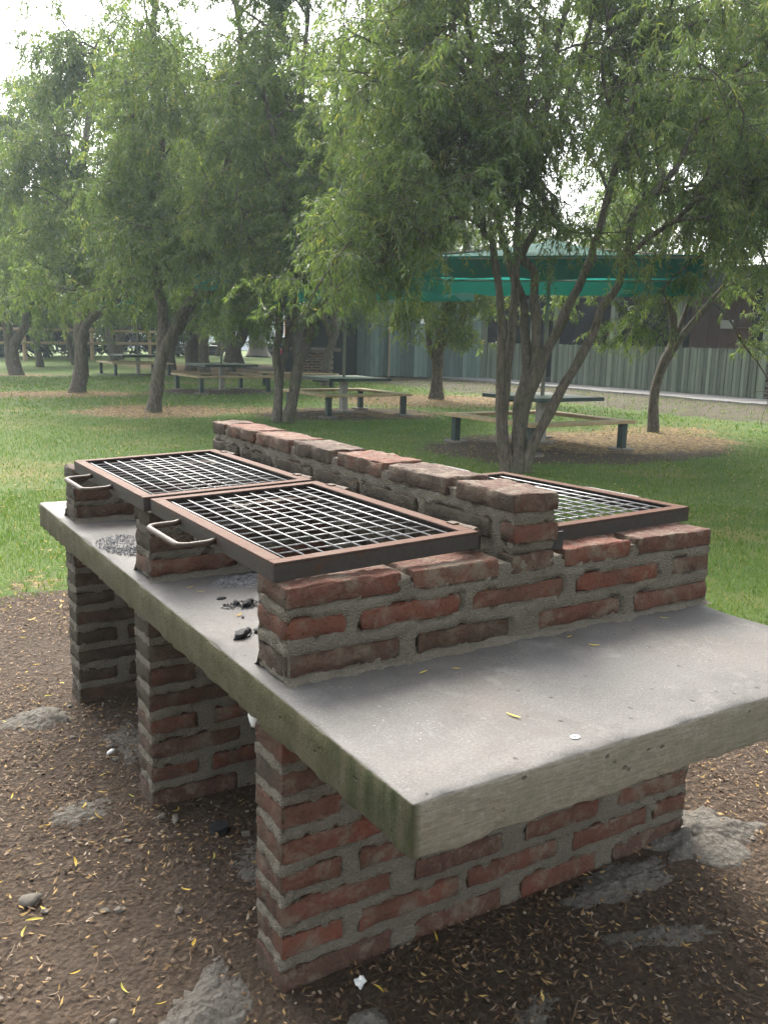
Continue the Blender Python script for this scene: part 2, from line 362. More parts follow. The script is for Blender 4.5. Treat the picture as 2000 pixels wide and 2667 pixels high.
def rough_box(sx, sy, sz, r, step, amp, freq, seed, sag=0, extra=None):
    """rounded box centred on its origin with chipped, noisy faces"""
    ax = [axis_pts(h, r, step) for h in (sx/2, sy/2, sz/2)]; half = (sx/2, sy/2, sz/2); idx = {}; V = []; F = []
    def vid(i, j, k):
        key = (i, j, k)
        if key in idx: return idx[key]
        p = Vector((ax[0][i], ax[1][j], ax[2][k]))
        q = Vector([max(-half[c]+r, min(half[c]-r, p[c])) for c in range(3)]); d = p-q
        nrm = d.normalized() if d.length > 1e-9 else Vector((0, 0, 1))
        base = q+nrm*r if d.length > 1e-9 else p
        w = nz((p.x+seed*3.1)*freq, (p.y-seed*1.7)*freq, p.z*freq)+.5*nz((p.x+seed)*freq*2.7, p.y*freq*2.7+seed, p.z*freq*2.7)
        off = amp*w
        if extra: off += extra(p, nrm)
        idx[key] = len(V); V.append(base+nrm*off); return idx[key]
    n = [len(a)-1 for a in ax]
    for i in range(n[0]):
        for j in range(n[1]):
            F.append((vid(i, j, 0), vid(i, j+1, 0), vid(i+1, j+1, 0), vid(i+1, j, 0))); k = n[2]
            F.append((vid(i, j, k), vid(i+1, j, k), vid(i+1, j+1, k), vid(i, j+1, k)))
    for i in range(n[0]):
        for k in range(n[2]):
            F.append((vid(i, 0, k), vid(i+1, 0, k), vid(i+1, 0, k+1), vid(i, 0, k+1))); j = n[1]
            F.append((vid(i, j, k), vid(i, j, k+1), vid(i+1, j, k+1), vid(i+1, j, k)))
    for j in range(n[1]):
        for k in range(n[2]):
            F.append((vid(0, j, k), vid(0, j, k+1), vid(0, j+1, k+1), vid(0, j+1, k))); i = n[0]
            F.append((vid(i, j, k), vid(i, j+1, k), vid(i, j+1, k+1), vid(i, j, k+1)))
    return V, F
def copy_tree(o, parent=None):
    c = o.copy(); COL.objects.link(c); c.parent = parent
    for ch in o.children: copy_tree(ch, c)
    return c

# ------------------------------------------------------------------ ground zones
def fbm(x, y, f, oct=3):
    """cheap smooth 2-D pseudo-noise, vectorised, about -1..1"""
    v = 0; a = 1.0
    for o in range(oct):
        ff = f*2**o
        v = v+a*(np.sin(x*ff*1.7+y*ff*.9+1.3*o)+np.sin(y*ff*1.3-x*ff*1.1+2.1+o)+np.sin((x+y)*ff*.7+np.sin(x*ff*.8)*1.7+.5*o))/3; a *= .5
    return v/1.75
def ell(x, y, cx, cy, rx, ry, soft=.35):
    d = np.sqrt(((x-cx)/rx)**2+((y-cy)/ry)**2); return np.clip((1-d)/soft*.5+.5, 0, 1)
def zones(x, y):
    e = fbm(x, y, 1.1)*.22
    d = np.clip((4.40+e+.12*x-y)/.7+.5, 0, 1)*np.clip((3.1+e-.15*(y-1)-x)/.7+.5, 0, 1)
    d = np.maximum(d, ell(x, y, 9.2, 9.0, 2.75, 1.85)); d = np.maximum(d, ell(x, y, 8.6, 15.3, 2.2, 1.6)*.9); d = np.maximum(d, ell(x, y, 8.8, 22.9, 2.2, 1.5)*.8)
    li = ell(x, y, 10.4, 9.2, 2.3, 1.6)*.8
    for cx, cy_, rx, ry, k in ((12.8, 18.3, 3.0, 2.4, .9), (4.9, 16.9, 1.6, 1.5, 1), (4.4, 22.6, 2.3, 1.3, .95), (6.6, 16.6, 2.4, 1.0, .7), (9.5, 14.8, 2.4, 1.1, .55), (5, 33, 3, 2, .6), (9.4, 27.5, 3.5, 1.5, .55), (12.2, 10.3, 2.2, 1.3, .62)):
        li = np.maximum(li, ell(x, y, cx, cy_, rx, ry, .6)*k)
    li = np.maximum(li, .75*np.clip((y-29+.25*x)/6, 0, 1)*np.clip((50-y)/8, 0, 1)*np.clip((x-9.5)/3, 0, 1))
    ba = np.clip((x-14.6+fbm(x, y, .5)*.7)/1.6, 0, 1)*np.clip((48-y)/6, 0, 1)*np.clip((y-4)/3, 0, 1)*.62
    dry = ell(x, y, .2, 4.75, 1.8, .45, .8)*.4+ell(x, y, -1, 6.5, 1.5, .7, .9)*.22
    return d, np.maximum(li, dry), ba
def gz(x, y):
    near = np.exp(-((x-.7)**2+(y-1.3)**2)/14.0)
    return .012*fbm(x, y, 2.2)*near+.03*fbm(x, y, .35)*np.clip((np.hypot(x, y)-4)/6, 0, 1)

def nonuni(lo, c0, c1, hi, fine, g):
    a = list(np.arange(c0, c1+1e-6, fine)); s = fine; v = c1
    while v < hi: s *= g; v += s; a.append(v)
    s = fine; v = c0; b = []
    while v > lo: s *= g; v -= s; b.append(v)
    return np.array(b[::-1]+a)
gx = nonuni(-600, -1.6, 4.2, 700, .06, 1.055); gy = nonuni(-400, -1.0, 5.2, 900, .06, 1.055)
GX, GY = np.meshgrid(gx, gy, indexing='ij'); nx, ny = GX.shape
V = np.stack([GX.ravel(), GY.ravel(), gz(GX, GY).ravel()], 1)
I = np.arange(nx*ny).reshape(nx, ny)
F = np.stack([I[:-1, :-1].ravel(), I[1:, :-1].ravel(), I[1:, 1:].ravel(), I[:-1, 1:].ravel()], 1)
gm = big_mesh(V, [F], M['ground'], 'ground', smooth=True)
for nme, arr in zip(('dirt', 'litter', 'bare'), zones(V[:, 0], V[:, 1])):
    a = gm.attributes.new(nme, 'FLOAT', 'POINT'); a.data.foreach_set('value', arr.astype(np.float32))
tag(link('ground', gm), kind='structure')
# concrete walk in front of the shed
wk = MB(); n = 40
for i in range(n):
    y0, y1 = 4+i*.66, 4+(i+1)*.66
    wk.box(20.9+.1*math.sin(i), 23.0, y0, y1-.012, -.05, .055+.006*math.sin(i*2.3))
tag(wk.build('concrete_walk', M['pathm']), kind='structure')
# ------------------------------------------------------------------ the barbecue
bbq = thing('barbecue', 'double brick barbecue with thick concrete slab, four rusty mesh grills and brick piers', 'barbecue', (0, 0, 0))
HS, TS = .80, .109
def bottom_rag(p, nrm):       # ragged lower arris, a few chips
    o = 0
    if p.z < -.035 and nrm.z < .9: o += .010*nz(p.x*24, p.y*24, 4)
    if nrm.z > .3 and abs(nrm.z) < .95: o -= .008*max(0, nz(p.x*16, p.y*16, 9)+.05)
    return o
v, f = rough_box(1.448, 3.14, TS, .006, .030, .0030, 9, 3, extra=bottom_rag)
v = [p+Vector((.724, 1.57, HS-TS/2)) for p in v]
slab = link('slab', mesh(v, f, M['slab'], True, 'slab'), bbq)

_brick_cache = {}
def brick_mesh(l, w, h, k):
    key = (round(l, 2), round(w, 3), round(h, 3), k)
    if key not in _brick_cache:
        def chip(p, n, k=k):
            e = (abs(n.x) > .2)+(abs(n.y) > .2)+(abs(n.z) > .2)
            return (-.013*max(0, nz(p.x*21+k*5, p.y*21, p.z*21)-.05) if e > 1 else 0)+.0022*nz(p.x*60+k, p.y*60, p.z*60)
        v, f = rough_box(key[0], w, h, .0055, .020, .0045, 19, k*7.3+l*10, extra=chip)
        _brick_cache[key] = mesh(v, f, M['brick'], True, 'brick')
    return _brick_cache[key]

def wall(name, loc, rotz, length, thick, ztop, courses, soot_and_dark, mz0, recess=.006, rough_amp=.006, label=None, msoot_and_dark=0, nrm_out=.004, ends=(0, 0)):
    """mortar core (object origin at left front bottom) carrying its bricks; u along the wall, v through it"""
    rects = [(ua, ub, zb, zb+h) for zb, h, spans in courses for ua, ub in spans]
    L, T, H = length, thick, ztop-mz0
    def ex(p, n):
        u, vv, z = p.x+L/2, p.y, p.z+H/2+mz0
        j = .012*nz(u*15, vv*15+3, z*15)+.005*nz(u*55, vv*55, z*55)
        if abs(n.z) > .8: return -.004
        if abs(n.x) > .7: inside = any(zb+.004 < z+j < zt-.004 for ua, ub, zb, zt in rects if (ua < .05 if n.x < 0 else ub > L-.05))
        else: inside = any(ua+.004 < u+j*1.5 < ub-.004 and zb+.003 < z+j < zt-.003 for ua, ub, zb, zt in rects)
        base = -recess-.016 if inside else -recess+nrm_out
        return base+rough_amp*(nz(u*24+2, vv*24, z*24)+.7*nz(u*62, vv*62, z*62)+.3*nz(u*9, vv*9, z*9+5))
    v, f = rough_box(L, T, H, .008, .0115, 0, 1, 1, extra=ex)
    v = [p+Vector((L/2, T/2, H/2+mz0)) for p in v]
    w = link(name, mesh(v, f, M['mortar'], True, name), bbq, loc, rotz); w['soot_and_dark'] = msoot_and_dark
    if label: w['label'] = label
    for zb, h, spans in courses:
        for ua, ub in spans:
            l = ub-ua; k = random.randrange(4)
            b = link('brick', brick_mesh(l, round(thick+.002, 3), round(h, 3), k), w, ((ua+ub)/2+random.uniform(-.002, .002), thick/2+random.uniform(-.003, .003), zb+h/2+random.uniform(-.001, .001)))
            b.rotation_euler = (random.uniform(-.012, .012), random.uniform(-.012, .012), random.uniform(-.008, .008)); b.scale.x = l/round(l, 2)
            b['soot_and_dark'] = float(max(0, soot_and_dark(ua, zb)+random.uniform(-.12, .12)))
    return w
YW = (.588, 1.595, 2.610)
odd = [(0, .322), (.384, .69), (.758, 1.062), (1.134, 1.452)]
even = [(0, .168), (.213, .533), (.566, .90), (.946, 1.27), (1.306, 1.455)]
zs = [.004, .091, .177, .262, .350, .435, .520, .605]
def jit(sp, a):
    out = []
    for i, (p, q) in enumerate(sp):
        out.append((p+(random.uniform(0, a) if i else 0), q-(random.uniform(0, a) if i < len(sp)-1 else 0)))
    return out
for i, y in enumerate(YW):
    cs = [(z-(0 if z > .01 else .03), .057+(0 if z > .01 else .03)+random.uniform(-.003, .003), jit(odd if c % 2 == 0 else even, .012)) for c, z in enumerate(zs)]
    so_ = [lambda u, z: .0 if u > .3 else .05, lambda u, z: (.42 if z > .3 else .12)+(.15 if u > .2 else 0), lambda u, z: .62+(.1 if u > .15 else 0)][i]  # middle pier darker above, far pier darker throughout, both more so inward
    wall('pier', (.03, y, 0), 0, 1.458, .15, HS-TS-.002, cs, so_, -.06, label=None, msoot_and_dark=(.0, .12, .28)[i], rough_amp=(.0085, .009, .009)[i], recess=.008, nrm_out=.0085)
TW = .156
up1 = [(0, .312), (.365, .661), (.749, 1.073), (1.125, 1.446)]
up2 = [(0, .158), (.195, .491), (.527, .84), (.891, 1.215), (1.28, 1.445)]
up3 = [(0, .310), (.342, .611), (.841, 1.096), (1.122, 1.450)]
for i, y in enumerate(YW):
    cs = [(.813, .053, up1), (.901, .052, up2), (.980, .050, up3)] if i == 0 else [(.813, .054, jit(up1, .015)), (.890, .054, jit(up2, .015)), (.975, .052, jit(up3, .015))]
    so_ = [lambda u, z: .42 if (.35 < u < .5 and z < .84) else (.35 if .3 < u < .6 and z < .93 else .06), lambda u, z: .38 if z > .87 else .14, lambda u, z: .42 if z > .87 else .18][i]
    wall('cross_wall', (.0425, y, 0), 0, 1.447, TW, 1.018 if i == 0 else 1.02, cs, so_, HS+.001, recess=.006 if i == 0 else .009, rough_amp=.0065 if i == 0 else .008, msoot_and_dark=(.02, .22, .28)[i], nrm_out=.008 if i == 0 else .006)
# fillets of mortar where the cross walls sit on the slab
def fillet(x0, x1, y, side, rad=.032):
    V = []; F = []; n = int((x1-x0)/.014); m = 6
    for i in range(n+1):
        x = x0+(x1-x0)*i/n; r = rad*(1+.55*nz(x*13, y*5, side)+.25*nz(x*40, 1, 3))
        for j in range(m+1):
            t = j/m; d = r*(1-math.sin(t*math.pi/2)*.999)*1.15; h = r*(1-math.cos(t*math.pi/2))*.9
            V.append((x, y+side*(d-.004)+.002*nz(x*60, j*3, 2), HS-.0015+h+.002*nz(x*50, j*5, 7)*(0 < j)))
    for i in range(n):
        for j in range(m):
            a = i*(m+1)+j; F.append((a, a+1, a+m+2, a+m+1) if side < 0 else (a, a+m+1, a+m+2, a+1))
    return V, F
for y in YW:
    for q, sd_ in ((y+.004, -1), (y+TW-.004, 1)):
        fo = MB().add(*fillet(.036, 1.492, q, sd_)).build('mortar_fillet', M['mortar'], bbq, smooth=True); fo['soot_and_dark'] = .03
# spine wall along the middle
SPX0, SPX1 = .693, .846; ST = SPX1-SPX0; SL = 2.13
bounds = [0, .256, .302, .62, .66, .96, 1.0, 1.29, 1.335, 1.64, 1.67, 1.965, 1.99, 2.13]
top5 = [(bounds[i], bounds[i+1]) for i in range(0, 14, 2)]
top4 = [(0, .06), (.10, .42), (.46, .78), (.81, 1.12), (1.15, 1.46), (1.50, 1.80), (1.84, 2.128)]
low = lambda o: [(a, b) for a, b in ((.17+o, .47+o), (.51+o, .80+o), (1.18+o, 1.48+o), (1.52+o, 1.82+o))]
cs = [(.82, .047, low(0)), (.90, .047, low(.1)), (.985, .048, [(0, .06)]+low(.02)), (1.062, .050, top4), (1.146, .050, top5)]
sp = wall('spine_wall', (SPX1, .588-.003, 0), math.pi/2, SL, ST, 1.176, cs, lambda u, z: (.12 if z > 1.1 else .5) if u > .05 else .15, HS+.001, recess=.010, rough_amp=.006, msoot_and_dark=.2, nrm_out=.004)
for b in sp.children:
    if b.location.x < .15 and b.location.z > 1.05: b['soot_and_dark'] = .18
# lump of cement squeezed out between the top bricks
# grills
def make_grill(y0, y1, x0, x1, flip, tilt):
    """frame of angle iron; rods welded near its top; handle outward; hinges against the spine. origin at outer near corner"""
    w, l = x1-x0, y1-y0; fb = MB(); b = .036; h = .046
    for (a0, a1, c0, c1) in ((0, w, 0, b), (0, w, l-b, l), (0, b, b, l-b), (w-b, w, b, l-b)): fb.box(a0, a1, c0, c1, h-.006, h)
    t = .006
    for (a0, a1, c0, c1) in ((0, w, 0, t), (0, w, l-t, l), (0, t, t, l-t), (w-t, w, t, l-t)): fb.box(a0, a1, c0, c1, 0, h-.006)
    fm = fb.mesh(M['rust'], False, 'grill'); bm = bmesh.new(); bm.from_mesh(fm); bmesh.ops.bevel(bm, geom=bm.edges[:], offset=.0012, segments=1, affect='EDGES'); bm.to_mesh(fm); bm.free()
    g = link('grill', fm, bbq)
    if flip: g.location = (x1, y1, 1.030); g.rotation_euler = (0, tilt, math.pi)
    else: g.location = (x0, y0, 1.030); g.rotation_euler = (0, -tilt, 0)
    zr = h-.010; nY = 10; nX = int(round((l-.1)/.0575))
    rm = MB().tube([(0, -.5, 0), (0, 0, 0), (0, .5, 0)], .0021, 6).mesh(M['rod'], True, 'rod')
    for i in range(nY):
        x = b+.002+(w-2*b-.004)*(i+.35)/(nY-.3); o = link('rod', rm, g, (x, l/2, zr)); o.scale = (1, l-2*b+.03, 1); o.rotation_euler = (0, 0, random.uniform(-.003, .003))
    for i in range(nX):
        y = b+(l-2*b)*(i+.6)/nX; o = link('rod', rm, g, (w/2, y+random.uniform(-.002, .002), zr-.006)); o.scale = (1, w-2*b+.03, 1); o.rotation_euler = (0, 0, math.pi/2+random.uniform(-.006, .006))
    # handle: bent bar
    hy0, hy1 = l*.40, l*.70; out = -.098; hz = h*.45; P = []
    def arc(cx_, cy_, a0, a1, r=.03): return [(cx_+r*math.cos(math.radians(a0+(a1-a0)*i/5)), cy_+r*math.sin(math.radians(a0+(a1-a0)*i/5)), hz) for i in range(6)]
    P = [(.004, hy0, hz+.004), (-.02, hy0, hz)]+arc(out+.03, hy0+.03, 270, 180)+arc(out+.03, hy1-.03, 180, 90)+[(-.02, hy1, hz), (.004, hy1, hz+.004)]
    MB().tube(P, .0088, 10).build('handle', M['handle'], g, smooth=True)
    for hy in (.11, l-.11):
        hb = MB().tube([(w+.012, hy-.045, h*.8), (w+.012, hy+.02, h*.8)], .012, 12).tube([(w+.012, hy-.085, h*.8), (w+.012, hy-.047, h*.8)], .0135, 12)
        hb.box(w-.012, w+.008, hy-.012, hy+.02, h+.0005, h+.004)
        hn = hb.build('hinge', M['pipe'], g, smooth=False)
    return g
gA = make_grill(.645, 1.560, .040, .628, False, .032)
gB = make_grill(1.590, 2.512, .027, .625, False, .032)
gC = make_grill(.700, 1.560, .905, 1.530, True, .0)
gD = make_grill(1.600, 2.520, .880, 1.440, True, .0)
gC.rotation_euler.z += .075; gC.location.x -= .06; gC.location.y += .012; gD.rotation_euler.z += .02; gD.location.z -= .030
gA['label'] = 'rusty mesh grill nearest the camera, left of the spine wall'; gB['label'] = 'rusty mesh grill at the far left, behind the nearest one'
gC['label'] = 'rusty mesh grill to the right of the spine wall'; gD['label'] = 'far right mesh grill, mostly hidden by the spine wall'
# hinge bracket plates by the spine
for (x, y, rz) in ((.648, .70, .25), (.856, .612, -.1), (.655, 1.575, .2)):
    MB().box(-.004, .034, -.003, .003, -.022, .026).box(-.014, .004, -.006, .006, -.02, .02).build('hinge_bracket', M['black'], bbq, (x, y, 1.052), rz)
# flat washer-like lime spot and drip of cement under the slab
def blob(rx, ry, rz, seed, mat, sub=2, amp=.28, name='blob'):
    bm = bmesh.new(); bmesh.ops.create_icosphere(bm, subdivisions=sub, radius=1)
    for q in bm.verts:
        n_ = 1+amp*nz(q.co.x*1.3+seed*2.7, q.co.y*1.3, q.co.z*1.3+seed)+amp*.5*nz(q.co.x*3+seed, q.co.y*3, q.co.z*3)
        q.co = Vector((q.co.x*rx*n_, q.co.y*ry*n_, q.co.z*rz*n_))
    me = bpy.data.meshes.new(name); bm.to_mesh(me); bm.free(); me.materials.append(mat)
    me.polygons.foreach_set('use_smooth', [True]*len(me.polygons)); return me
drip = MB()
link('cement_drip', blob(.014, .014, .034, 4, M['paper'], name='cement_drip'), bbq, (.03, .742, HS-TS-.02))
# ------------------------------------------------------------------ things lying on the slab
for (x, y, sx, sy, sz, rz, lab) in (
    (.081, .942, .034, .020, .016, .4, 'largest piece of charcoal, lying near the slab edge by the nearest cross wall'),
    (.137, .966, .016, .012, .009, 1.2, 'small crumbly piece of charcoal against the nearest cross wall'),
    (.120, .985, .011, .009, .008, 2.2, 'tiny piece of charcoal behind the largest piece'),
    (.205, 1.195, .022, .016, .014, .3, 'charcoal piece in the pile beside the grey ash'),
    (.185, 1.225, .017, .012, .010, 1.8, 'charcoal piece on the left of the pile beside the ash'),
    (.228, 1.222, .016, .014, .011, .9, 'charcoal piece on the right of the pile beside the ash'),
    (.165, 1.293, .020, .010, .007, .1, 'thin charcoal crumbs left of the grey ash'),
    (.152, 1.098, .006, .005, .004, .1, 'tiny charcoal crumb beside a curled yellow leaf')):
    sx, sy, sz = sx*.78, sy*.78, sz*.8
    o = link('charcoal', blob(sx, sy, sz, x*90, M['charcoal'], 2, .5, 'charcoal'), None, (x, y, HS+sz*.7), rz); o.data.polygons.foreach_set('use_smooth', [False]*len(o.data.polygons))
    tag(o, lab, 'charcoal', 'charcoal left on the slab')
def crumbs(name, cx_, cy_, rx, ry, n, mat, smin, smax, zb, label, cat):
    V = []; F = []
    for i in range(n):
        a = random.uniform(0, 6.283); r = math.sqrt(random.random())**1.3; x, y = cx_+rx*r*math.cos(a), cy_+ry*r*math.sin(a); s = random.uniform(smin, smax)
        b = len(V); h = s*random.uniform(.3, .9); q = random.uniform(0, 3)
        for j in range(4): V.append((x+s*math.cos(q+j*1.57)*random.uniform(.5, 1.2), y+s*math.sin(q+j*1.57)*random.uniform(.5, 1.2), zb))
        V.append((x, y, zb+h)); F += [(b, b+1, b+4), (b+1, b+2, b+4), (b+2, b+3, b+4), (b+3, b, b+4)]
    return tag(link(name, mesh(V, F, mat, False, name)), label, cat, kind='stuff')
crumbs('ash', .33, 1.45, .13, .075, 900, M['ash'], .002, .007, HS+.0008, 'pale grey ash strewn on the slab under the nearest grill', 'ash')
crumbs('charcoal_crumbs', .20, 1.21, .07, .04, 160, M['charcoal'], .002, .006, HS+.0008, 'fine black charcoal crumbs around the pile', 'charcoal')
crumbs('ash', .13, 2.13, .12, .17, 1100, M['ash'], .002, .006, HS+.0008, 'dark ash on the slab under the far left grill', 'ash')
crumbs('charcoal_crumbs', .12, 2.06, .10, .14, 400, M['charcoal'], .002, .006, HS+.0010, 'charcoal crumbs among the ash under the far left grill', 'charcoal')
crumbs('charcoal_crumbs', .13, .96, .04, .03, 60, M['charcoal'], .002, .005, HS+.0008, 'charcoal crumbs against the nearest cross wall', 'charcoal')

# fallen leaves: curled narrow blades
def leaf_mesh(curl, l=.046, w=.0066, twist=.4, tint=.3):
    V = []; n = 6
    for i in range(n+1):
        t = i/n; a = (t-.5)*curl; x = l*(t-.5); y = l*.5*curl*(t-.5)**2*1.2; z = .35*l*abs(t-.5)**2*(1+twist)+.001; ww = w*math.sin(math.pi*min(1, t*.93+.04))**.8
        V += [(x, y-ww*.5, z+ww*.25), (x, y, z), (x, y+ww*.5, z+ww*.3*(1+twist*t))]
    F = []
    for i in range(n):
        for j in range(2): F.append((i*3+j, i*3+j+1, (i+1)*3+j+1, (i+1)*3+j))
    me = mesh(V, F, M['yleaf'], True, 'fallen_leaf'); a = me.attributes.new('tint', 'FLOAT', 'POINT'); a.data.foreach_set('value', [tint]*len(V)); return me
LEAFM = [leaf_mesh(random.uniform(-1.3, 1.3), random.uniform(.032, .05), random.uniform(.006, .009), random.uniform(-.4, 1), random.random()) for _ in range(10)]
for i, (x, y, rz, s, lab) in enumerate((
    (.390, .200, 1.9, .85, 'yellow leaf lying alone near the middle of the bare slab end'),
    (.363, .503, .3, .7, 'yellow leaf on the slab at the left foot of the nearest cross wall'),
    (.449, .485, 2.6, .65, 'greenish leaf just right of the yellow leaf near the cross wall foot'),
    (.871, .447, 2.4, .75, 'curled pale leaf on the slab below the third brick of the nearest cross wall'),
    (.862, .530, .1, .6, 'small leaf tight against the middle of the nearest cross wall'),
    (1.229, .523, 2.2, .65, 'pale leaf on the slab towards the right end of the nearest cross wall'),
    (.126, 1.460, .2, .65, 'pale leaf on the slab beside the middle cross wall'),
    (.138, 1.395, 2.7, .6, 'short leaf on the slab between the ash and the slab edge'),
    (.151, 1.121, .5, .8, 'curled pale yellow leaf on the slab near the charcoal crumb'))):
    o = link('fallen_leaf', LEAFM[i], None, (x, y, HS+.001), rz); o.scale = (s,)*3; tag(o, lab, 'leaf')
wm = MB(); n = 18
V = []; F = []
for j in range(n):
    a = 2*math.pi*j/n; c, s_ = math.cos(a), math.sin(a)
    V += [(.011*c, .008*s_, 0), (.0115*c, .0085*s_, .0012), (.0045*c, .0035*s_, .0012), (.0042*c, .0032*s_, 0)]
for j in range(n):
    k = (j+1) % n
    for q in range(3): F.append((j*4+q, k*4+q, k*4+q+1, j*4+q+1))
o = link('washer', mesh(V, F, M['paper'], False, 'washer'), None, (.434, .060, HS+.0012)); tag(o, 'small flat white ring lying near the front edge of the slab', 'washer')

# spilled concrete, stones, litter on the dirt
def heap(name, outline_r, cx_, cy_, rx, ry, h, seed, label, mat='spill', rot=0, cat='concrete'):
    V = []; F = []; n, m = 56, 15
    ca, sa = math.cos(rot), math.sin(rot)
    for i in range(m+1):
        t = i/m
        for j in range(n):
            a = 2*math.pi*j/n; rx_ = 1; rr = t*(.92+.42*nz(math.cos(a)*1.6+seed, math.sin(a)*1.6, seed)+.26*nz(math.cos(a)*5, math.sin(a)*5+seed, 3)+.14*nz(math.cos(a)*13, math.sin(a)*13+seed, 3))
            lx, ly = rx*rr*math.cos(a), ry*rr*math.sin(a); x, y = cx_+ca*lx-sa*ly, cy_+sa*lx+ca*ly
            z = .8*h*(1-t**1.6)*(1+.5*nz(x*9, y*9, seed)+.45*nz(x*26, y*26, seed))+.006*nz(x*55, y*55, 1)*(t < .95)-.003-(.02 if i == m else 0)
            V.append((x, y, z+float(gz(np.array(x), np.array(y)))))
    for i in range(m):
        for j in range(n): F.append((i*n+j, (i+1)*n+j, (i+1)*n+(j+1) % n, i*n+(j+1) % n))
    return tag(link(name, mesh(V, F, M[mat], True, name)), label, cat, 'spilled concrete on the ground')
heap('concrete_spill', 0, -.16, 2.53, .17, .12, .035, 1, 'pale lump of spilled concrete on the dirt left of the far pier')
heap('concrete_spill', 0, -.20, 1.68, .14, .09, .022, 2, 'low gritty patch of concrete in front of the middle pier', rot=.4)
heap('concrete_spill', 0, -.16, .62, .21, .10, .030, 3, 'broad pale concrete spill left of the nearest pier at the bottom edge', rot=.75)
heap('concrete_spill', 0, .165, .395, .065, .045, .040, 4, 'small rough concrete lump in front of the nearest pier')
heap('concrete_spill', 0, 1.52, .55, .26, .16, .045, 5, 'grey concrete heaped against the right end of the nearest pier', rot=-.3)
heap('concrete_spill', 0, 1.12, .50, .24, .085, .028, 6, 'dark low concrete ledge along the foot of the nearest pier')
heap('concrete_spill', 0, 1.02, .27, .22, .05, .016, 7, 'thin streak of pale concrete on the dirt right of the barbecue', rot=-.35)
heap('concrete_spill', 0, .52, .22, .11, .05, .010, 8, 'nearly buried pale concrete patch in front of the barbecue', rot=.3)
heap('concrete_spill', 0, 1.9, .25, .20, .05, .014, 9, 'pale concrete streak at the right edge of the dirt', rot=-.2)
heap('concrete_spill', 0, .12, 2.12, .14, .22, .010, 10, 'dark flat concrete between the far and middle piers')
heap('concrete_spill', 0, .26, 1.10, .15, .24, .010, 11, 'dark flat concrete under the slab between middle and nearest piers')
# crumpled paper
o = link('crumpled_paper', blob(.013, .011, .015, 6, M['paper'], 2, .75, 'crumpled_paper'), None, (.205, .505, .018)); o.data.polygons.foreach_set('use_smooth', [False]*len(o.data.polygons))
tag(o, 'crumpled white scrap of paper on the dirt in front of the nearest pier', 'paper')
o = link('crumpled_paper', blob(.022, .009, .006, 8, M['paper'], 2, .7, 'crumpled_paper'), None, (.015, 2.06, .016), .6); tag(o, 'white scrap of paper on the concrete between far and middle piers', 'paper')
# dark opening of a hollow block, its shade painted as a flat black disc
o = link('dark_hole_disc', MB().tube([(0, 0, 0), (0, 0, .02)], .030, 14).mesh(M['charcoal'], False, 'dark_hole_disc'), None, (.17, 1.355, .0)); tag(o, 'black disc painted as a dark hole on the dirt below the slab', 'hole')

def dirt_spot(rx=(-1.5, 3.0), ry=(-.6, 4.3)):
    while True:
        x, y = random.uniform(*rx), random.uniform(*ry)
        if any(yy-.02 < y < yy+.17 and .0 < x < 1.5 for yy in YW): continue
        if float(zones(np.array(x), np.array(y))[0]) > .5 and in_view(x, y): return x, y
def in_view(x, y, m=140):
    d = Vector((x, y, 0))-Vector(CAM); zz = d.dot(FWD)
    if zz < .3: return False
    px, py = 1000+FPX*d.dot(RIGHT)/zz, 1333.5-FPX*d.dot(UP)/zz
    return -m < px < 2000+m and 700 < py < 2667+m
STM = [blob(1, .8, .6, i*3+1, M['stone'], 2, .55, 'stone') for i in range(6)]
for q in STM[1:]: q.polygons.foreach_set('use_smooth', [False]*len(q.polygons))
tag(link('stone', STM[0], None, (-.43, 1.258, .012)), 'largest smooth pale stone on the dirt at the left edge', 'stone', 'stones on the dirt').scale = (.034, .028, .026)
tag(link('stone', STM[1], None, (.035, 1.515, .012), .6), 'pale oval stone beside the foot of the middle pier', 'stone', 'stones on the dirt').scale = (.018, .012, .013)
tag(link('stone', STM[2], None, (.065, 1.475, .012), 1.3), 'longish pale stone just in front of the middle pier', 'stone', 'stones on the dirt').scale = (.027, .012, .014)
for i in range(110):
    x, y = dirt_spot(); s = random.uniform(.006, .015)
    o = link('stone', STM[i % 6], None, (x, y, float(gz(np.array(x), np.array(y)))+s*.25), random.uniform(0, 6)); o.scale = (s*1.15, s, s*.8)
    tag(o, 'small greyish stone half sunk in the brown dirt around the barbecue', 'stone', 'small stones strewn over the dirt')
for i in range(185):
    x, y = dirt_spot(); o = link('fallen_leaf', LEAFM[i % 10], None, (x, y, float(gz(np.array(x), np.array(y)))+.012), random.uniform(0, 6.28)); s = random.uniform(.65, 1.1); o.scale = (s,)*3
    o.rotation_euler = (random.uniform(-.5, .5), random.uniform(-.3, .3), random.uniform(0, 6.28))
    tag(o, 'narrow yellow willow leaf fallen on the brown dirt', 'leaf', 'yellow leaves fallen on the dirt')

